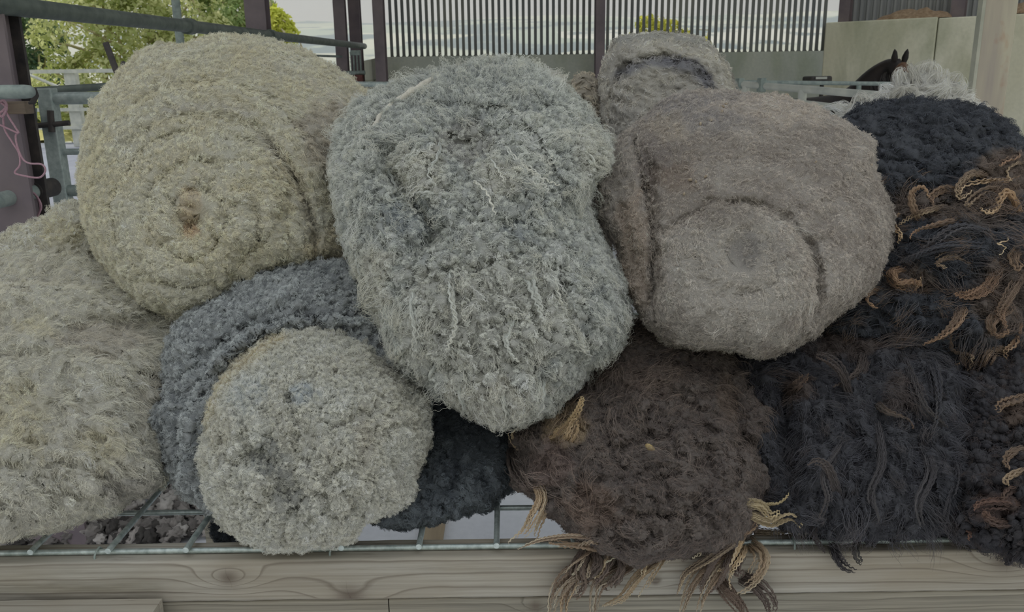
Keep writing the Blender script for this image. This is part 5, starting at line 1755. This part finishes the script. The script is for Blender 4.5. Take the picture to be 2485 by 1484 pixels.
S = fleece_surface([(2310, 900), (2380, 850), (2480, 810), (2640, 830), (2720, 1000), (2700, 1250), (2600, 1350), (2490, 1368), (2425, 1340), (2310, 1310), (2290, 1190), (2320, 1050)],
                   (2500, 1080), 1.03, 1.58, 0.17, 2.4,
                   feats=[('lumps', 60, 50, 0.6, 0.026, 20), ('lumps', 30, 24, 0.2, 0.012, 21)], noise=[('worley', 0.024, 0.009, (1, 1, 1)), ('fbm', 0.008, 0.0025, (1, 1, 1))], nt=360, ns=140, rough=7, seed=91)
paint(S, A(40, 38, 40), A(32, 31, 35), [('spot', 2460, 1000, 40, 40, A(80, 62, 46), 0.5), ('spot', 2420, 1230, 60, 40, A(62, 46, 38), 0.6)], 0.07, 0.8, 14)
FF = root_of('wool_fleece', 'very dark fleece with rusty curls cut off by the right edge of the picture', S)
body_mesh('loose_body', S, FF)
fibres(S, FF, 22000, 15, 0.44, (9, 18), (2.6, 1.8), 0.6, const(-0.2, 0.6), 0.6, 0.7, hold=0.25, seed=92, var=0.22, tip=A(48, 40, 36))
for k, (pl, w_, c0, c1) in enumerate([([(2500, 960), (2460, 970), (2430, 980), (2420, 1000)], 26, BRN, TIP), ([(2500, 1090), (2460, 1100), (2440, 1120), (2450, 1140)], 26, BRN, TIP), ([(2490, 1140), (2460, 1150), (2440, 1165), (2450, 1175)], 18, A(100, 84, 66), PALETIP), ([(2480, 1230), (2430, 1220), (2380, 1225), (2365, 1240)], 36, A(50, 38, 34), A(84, 60, 46)), ([(2470, 1270), (2420, 1270), (2390, 1250), (2400, 1240)], 30, A(48, 38, 34), A(76, 56, 44)), ([(2485, 1180), (2450, 1190), (2430, 1210)], 30, A(46, 36, 32), A(70, 52, 40)), ([(2480, 1330), (2450, 1350), (2440, 1365), (2450, 1372)], 40, A(30, 28, 30), A(38, 34, 34)), ([(2340, 1280), (2355, 1295), (2350, 1310)], 16, A(50, 38, 34), A(90, 62, 44))]):
    y0_ = depth_at(S, *pl[0])
    Yd = [min(depth_at(S, *q), y0_ + 0.02) - 0.015 - 0.006 * i for i, q in enumerate(pl)]
    if pl[-1][1] > 1312:
        Yd = [min(y_, Y0 - 0.012) for y_ in Yd]
    lock(FF, [(q[0], q[1], y_) for q, y_ in zip(pl, Yd)], 0, w_, c0, c1, 70, 2.6, 5, seed=400 + k, rad=0.55, taper=0.15, npt=30)

# ---- dark brown fleece at the front
DB1, DB2 = A(75, 67, 62), A(58, 51, 48)
S = fleece_surface([(1460, 800), (1560, 770), (1680, 790), (1770, 840), (1832, 928), (1882, 980), (1888, 1040), (1856, 1080), (1876, 1150), (1862, 1220), (1832, 1290), (1760, 1335), (1650, 1352), (1540, 1372), (1450, 1335), (1400, 1312), (1325, 1245), (1285, 1205), (1235, 1178), (1250, 1110), (1238, 1060), (1268, 1018), (1345, 960), (1420, 895)],
                   (1580, 1090), 1.035, 1.52, 0.19, 2.4,
                   feats=[('spiral', 1620, 1040, 240, 96, 0.030, 1.0, 1, 0), ('lumps', 90, 60, 0.5, 0.016, 22), ('lumps', 36, 30, 0.3, 0.008, 23), ('crease', [(1840, 900), (1780, 960), (1800, 1060), (1840, 1090)], 14, 0.026), ('crease', [(1400, 1010), (1330, 1080), (1330, 1180)], 14, 0.02), ('pit', 1560, 1090, 50, 40, 0.025), ('pit', 1725, 1120, 30, 30, 0.03), ('crease', [(1380, 1180), (1480, 1250), (1540, 1340)], 14, 0.018)],
                   noise=[('billow', 0.02, 0.0045, (1, 1, 1)), ('fbm', 0.008, 0.002, (1, 1, 1))], nt=520, ns=180, rough=5, seed=95)
paint(S, DB1, DB2, [('spot', 1370, 1030, 70, 60, A(122, 104, 76), 0.75), ('spot', 1340, 1130, 60, 70, A(86, 70, 64), 0.6), ('spot', 1440, 1230, 80, 60, A(88, 70, 58), 0.6), ('spot', 1560, 920, 120, 50, A(74, 62, 54), 0.6), ('line', [(1270, 1020), (1345, 965), (1415, 905)], 10, A(104, 88, 66), 0.6), ('spot', 1760, 960, 30, 60, A(80, 66, 54), 0.5)], 0.07, 0.8, 15)
DF = root_of('wool_fleece', 'dark brown fleece with blond crimped tips trailing over the timber rail', S)
body_mesh('rolled_body', S, DF)
fibres(S, DF, 80000, 8.0, 0.34, (8, 10), (2.0, 1.7), 0.5, radial(1610, 1050, 1.35), 0.55, 0.8, hold=0.45, seed=96, var=0.22, tip=A(78, 68, 62), tip_pow=2.2)
fibres(S, DF, 5000, 40, 0.34, (9, 8), (2.0, 1.0), 0.06, radial(1610, 1050, 1.5), 0.9, 0.4, hold=0.5, seed=97, var=0.25, tip=A(92, 78, 68), npt=12, amax=1.22, name='drawn_fibres')
BL, BLD = A(186, 177, 154), A(104, 88, 72)
YT = Y0 - 0.016
dl = [([(1300, 1175), (1310, 1210), (1290, 1250), (1270, 1290), (1235, 1320)], 36, A(120, 102, 78), BL, 120), ([(1320, 1200), (1320, 1240), (1305, 1280), (1300, 1310)], 24, A(130, 112, 88), BL, 70), ([(1440, 1305), (1380, 1302), (1310, 1312), (1255, 1332)], 14, BLD, BL, 44), ([(1470, 1330), (1420, 1320), (1350, 1318), (1330, 1315)], 20, BLD, A(140, 122, 94), 60), ([(1480, 1320), (1440, 1312), (1400, 1322)], 12, BLD, BL, 30),
      ([(1440, 1330), (1410, 1350), (1385, 1368), (1368, 1390)], 12, BLD, BL, 34), ([(1425, 1335), (1415, 1360), (1400, 1385), (1388, 1395)], 10, BLD, BL, 30), ([(1440, 1350), (1430, 1375), (1425, 1395), (1415, 1405)], 14, BLD, BL, 34), ([(1475, 1330), (1468, 1360), (1455, 1390), (1440, 1400)], 18, A(130, 112, 86), BL, 50), ([(1510, 1340), (1485, 1355), (1468, 1365)], 9, A(150, 136, 110), BL, 20), ([(1480, 1390), (1430, 1405), (1395, 1420), (1400, 1445)], 10, BLD, BL, 28),
      ([(1420, 1375), (1375, 1400), (1345, 1440), (1335, 1500)], 42, A(84, 70, 58), BL, 110), ([(1400, 1385), (1385, 1420), (1370, 1460), (1372, 1510)], 34, A(84, 70, 58), A(150, 132, 102), 80), ([(1530, 1370), (1480, 1400), (1450, 1430), (1440, 1510)], 40, A(84, 70, 58), BL, 110), ([(1570, 1345), (1562, 1380), (1558, 1405)], 14, A(140, 124, 98), BL, 30), ([(1600, 1350), (1550, 1400), (1510, 1450), (1460, 1475)], 24, A(110, 94, 72), BL, 60), ([(1625, 1335), (1595, 1380), (1570, 1420), (1550, 1450)], 12, A(110, 94, 72), BL, 34), ([(1640, 1330), (1630, 1350), (1615, 1365)], 9, BLD, BL, 24),
      ([(1720, 1290), (1710, 1320), (1695, 1345), (1680, 1355)], 12, A(140, 126, 100), BL, 30), ([(1780, 1310), (1720, 1350), (1660, 1390), (1642, 1445)], 30, A(66, 56, 50), A(150, 134, 104), 80), ([(1760, 1340), (1700, 1390), (1670, 1440), (1650, 1500)], 32, A(84, 70, 56), BL, 90), ([(1780, 1350), (1740, 1400), (1710, 1450), (1690, 1510)], 34, A(96, 80, 64), BL, 100), ([(1800, 1300), (1785, 1340), (1765, 1375), (1738, 1385)], 18, A(130, 112, 84), BL, 50), ([(1815, 1310), (1800, 1350), (1775, 1390), (1775, 1430)], 14, A(130, 112, 84), BL, 40), ([(1815, 1310), (1850, 1350), (1830, 1400), (1785, 1440)], 44, A(110, 94, 74), BL, 120), ([(1740, 1400), (1770, 1440), (1800, 1480), (1830, 1540)], 36, A(70, 58, 50), A(84, 70, 60), 100), ([(1800, 1400), (1840, 1420), (1870, 1460), (1870, 1490)], 46, A(58, 50, 46), A(72, 60, 54), 120), ([(1790, 1350), (1790, 1380), (1800, 1400)], 34, A(60, 50, 46), A(66, 56, 50), 80),
      ([(1860, 1150), (1875, 1175), (1875, 1200)], 14, A(110, 100, 78), A(150, 140, 110), 36), ([(1830, 1240), (1860, 1220), (1890, 1215), (1915, 1195)], 16, A(110, 98, 70), A(160, 144, 104), 50), ([(1810, 1220), (1845, 1225), (1870, 1250), (1895, 1240)], 24, A(120, 108, 82), A(164, 150, 116), 70), ([(1820, 1250), (1870, 1270), (1920, 1255), (1945, 1280)], 28, A(104, 92, 70), A(150, 136, 104), 80), ([(1830, 1290), (1880, 1295), (1930, 1290), (1955, 1275)], 26, A(86, 74, 60), A(148, 136, 108), 80), ([(1880, 1240), (1920, 1230), (1925, 1205)], 14, A(120, 104, 74), A(160, 144, 104), 36), ([(1800, 1300), (1830, 1280), (1840, 1260)], 16, A(84, 66, 54), A(130, 112, 86), 40),
      ([(1420, 1340), (1400, 1380), (1405, 1420), (1390, 1450)], 60, A(70, 60, 54), A(92, 78, 66), 130), ([(1500, 1340), (1495, 1380), (1480, 1410), (1485, 1430)], 56, A(66, 57, 52), A(84, 72, 62), 130), ([(1450, 1330), (1460, 1370), (1440, 1400), (1430, 1420)], 50, A(66, 57, 52), A(80, 68, 60), 110), ([(1770, 1320), (1740, 1370), (1720, 1410), (1700, 1440)], 56, A(66, 57, 52), A(84, 72, 62), 130), ([(1240, 1090), (1250, 1130), (1275, 1170), (1290, 1190)], 40, A(60, 52, 48), A(70, 60, 55), 80), ([(1260, 1090), (1245, 1070), (1240, 1050), (1260, 1035)], 12, A(110, 96, 74), A(160, 146, 112), 40), ([(1330, 1060), (1370, 1040), (1400, 1000), (1415, 960)], 26, A(130, 112, 82), A(150, 132, 98), 80), ([(1360, 1090), (1380, 1060), (1395, 1030), (1400, 1020)], 30, A(128, 110, 82), A(140, 122, 92), 80)]
for k, (pl, w_, c0, c1, n_) in enumerate(dl):
    pts_ = []
    y0_ = depth_at(S, *pl[0]) - 0.012
    for i, q in enumerate(pl):
        if q[1] > 1312:
            pts_.append((q[0], q[1], YT - 0.012 * (i / len(pl))))
        else:
            f = i / (len(pl) - 1)
            dq = depth_at(S, *q) - 0.012
            ye = YT if pl[-1][1] > 1312 else min(dq, y0_ + 0.03) - 0.004 * i
            pts_.append((q[0], q[1], y0_ * (1 - f) + ye * f if pl[-1][1] > 1312 else ye))
    lock(DF, pts_, 0, w_ * 1.25, c0, c1, n_, 2.0, 8, seed=500 + k, rad=0.55, taper=0.22, npt=34, edge=0.6)
# a cut chip of straw caught in the middle of the brown fleece
q = at(1578, 1086, depth_at(S, 1578, 1086) - 0.012)
bm = bmesh.new()
bmesh.ops.create_icosphere(bm, subdivisions=2, radius=1.0, matrix=Matrix.Translation(V(q)) @ Matrix.Rotation(0.7, 4, 'Y') @ Matrix.Diagonal((0.009, 0.004, 0.0045, 1)))
mb = MB()
mb.add_bm(bm)
tag(mb.build('straw_chip', MAT['straw'], None, True), 'pale straw chip caught in the middle of the dark brown fleece', 'straw chip')

# ---- scraps of wool swept under the table
SC = simple('dirty_wool_scraps', srgb(96, 88, 84), srgb(176, 172, 168), 30, 0.95, 0, 0.6, 0.01)


def scraps(name, label, px0, px1, py0, py1, n, seed, r0=0.035):
    r = np.random.default_rng(seed)
    V_, F_, Ck = [], [], []
    bm = bmesh.new()
    bmesh.ops.create_icosphere(bm, subdivisions=3, radius=1.0)
    bv = np.array([tuple(v.co) for v in bm.verts])
    bf = np.array([[v.index for v in f.verts] for f in bm.faces])
    bm.free()
    for k in range(n):
        q = on_plane_z(r.uniform(px0, px1), r.uniform(py0, py1), 0.0)
        s_ = r0 * (0.5 + r.random(3) * 0.9)
        d = 1 + 0.45 * billow(bv * 1.6 + k * 3.7, 2)[:, None]
        p_ = bv * d * s_
        a = r.random() * 6.28
        p_ = np.stack([p_[:, 0] * math.cos(a) - p_[:, 1] * math.sin(a), p_[:, 0] * math.sin(a) + p_[:, 1] * math.cos(a), p_[:, 2] * 0.8], -1)
        p_ += q + [0, 0, s_[2] * 0.55 + r.random() * 0.04]
        F_.append(bf + len(bv) * k)
        V_.append(p_)
        c = 1.5 * np.array(srgb(118, 113, 110)) * r.choice([0.5, 1.2, 1.9, 2.6, 3.2])
        Ck.append(np.repeat(c[None], len(bv), 0))
    o = mesh_np(name, np.concatenate(V_), np.concatenate(F_), MAT['wool'], None, True, 'stuff', np.clip(np.concatenate(Ck), 0, 0.85))
    tag(o, label, 'wool scraps')


scraps('wool_scraps', 'grey and brown wool scraps heaped on the floor below the left of the mesh', -100, 440, 1180, 1330, 420, 1, 0.026)
scraps('wool_scraps', 'scattered pale wool scraps on the floor beside the grey-white fleece', 380, 520, 1180, 1310, 90, 2, 0.024)
q = on_plane_z(555, 1290, 0.0)
S = fleece_surface([(520, 1262), (560, 1268), (620, 1300), (650, 1318), (560, 1320), (524, 1316), (516, 1290)], (570, 1300), 1.20, 1.22, 0.03, 2.2, feats=[], noise=[('billow', 0.015, 0.004, (1, 1, 1))], nt=120, ns=50, rough=5, seed=99)
paint(S, A(36, 40, 44), A(28, 31, 35), [], 0.03, 0.6, 16)
r_ = root_of('wool_tuft', 'small black tuft of wool on the wires under the grey-white roll', S, 'wool tuft')
body_mesh('tuft_body', S, r_)
fibres(S, r_, 2500, 14, 0.5, (7, 12), (2.4, 2.0), 0.7, None, 0, 0.7, seed=99)
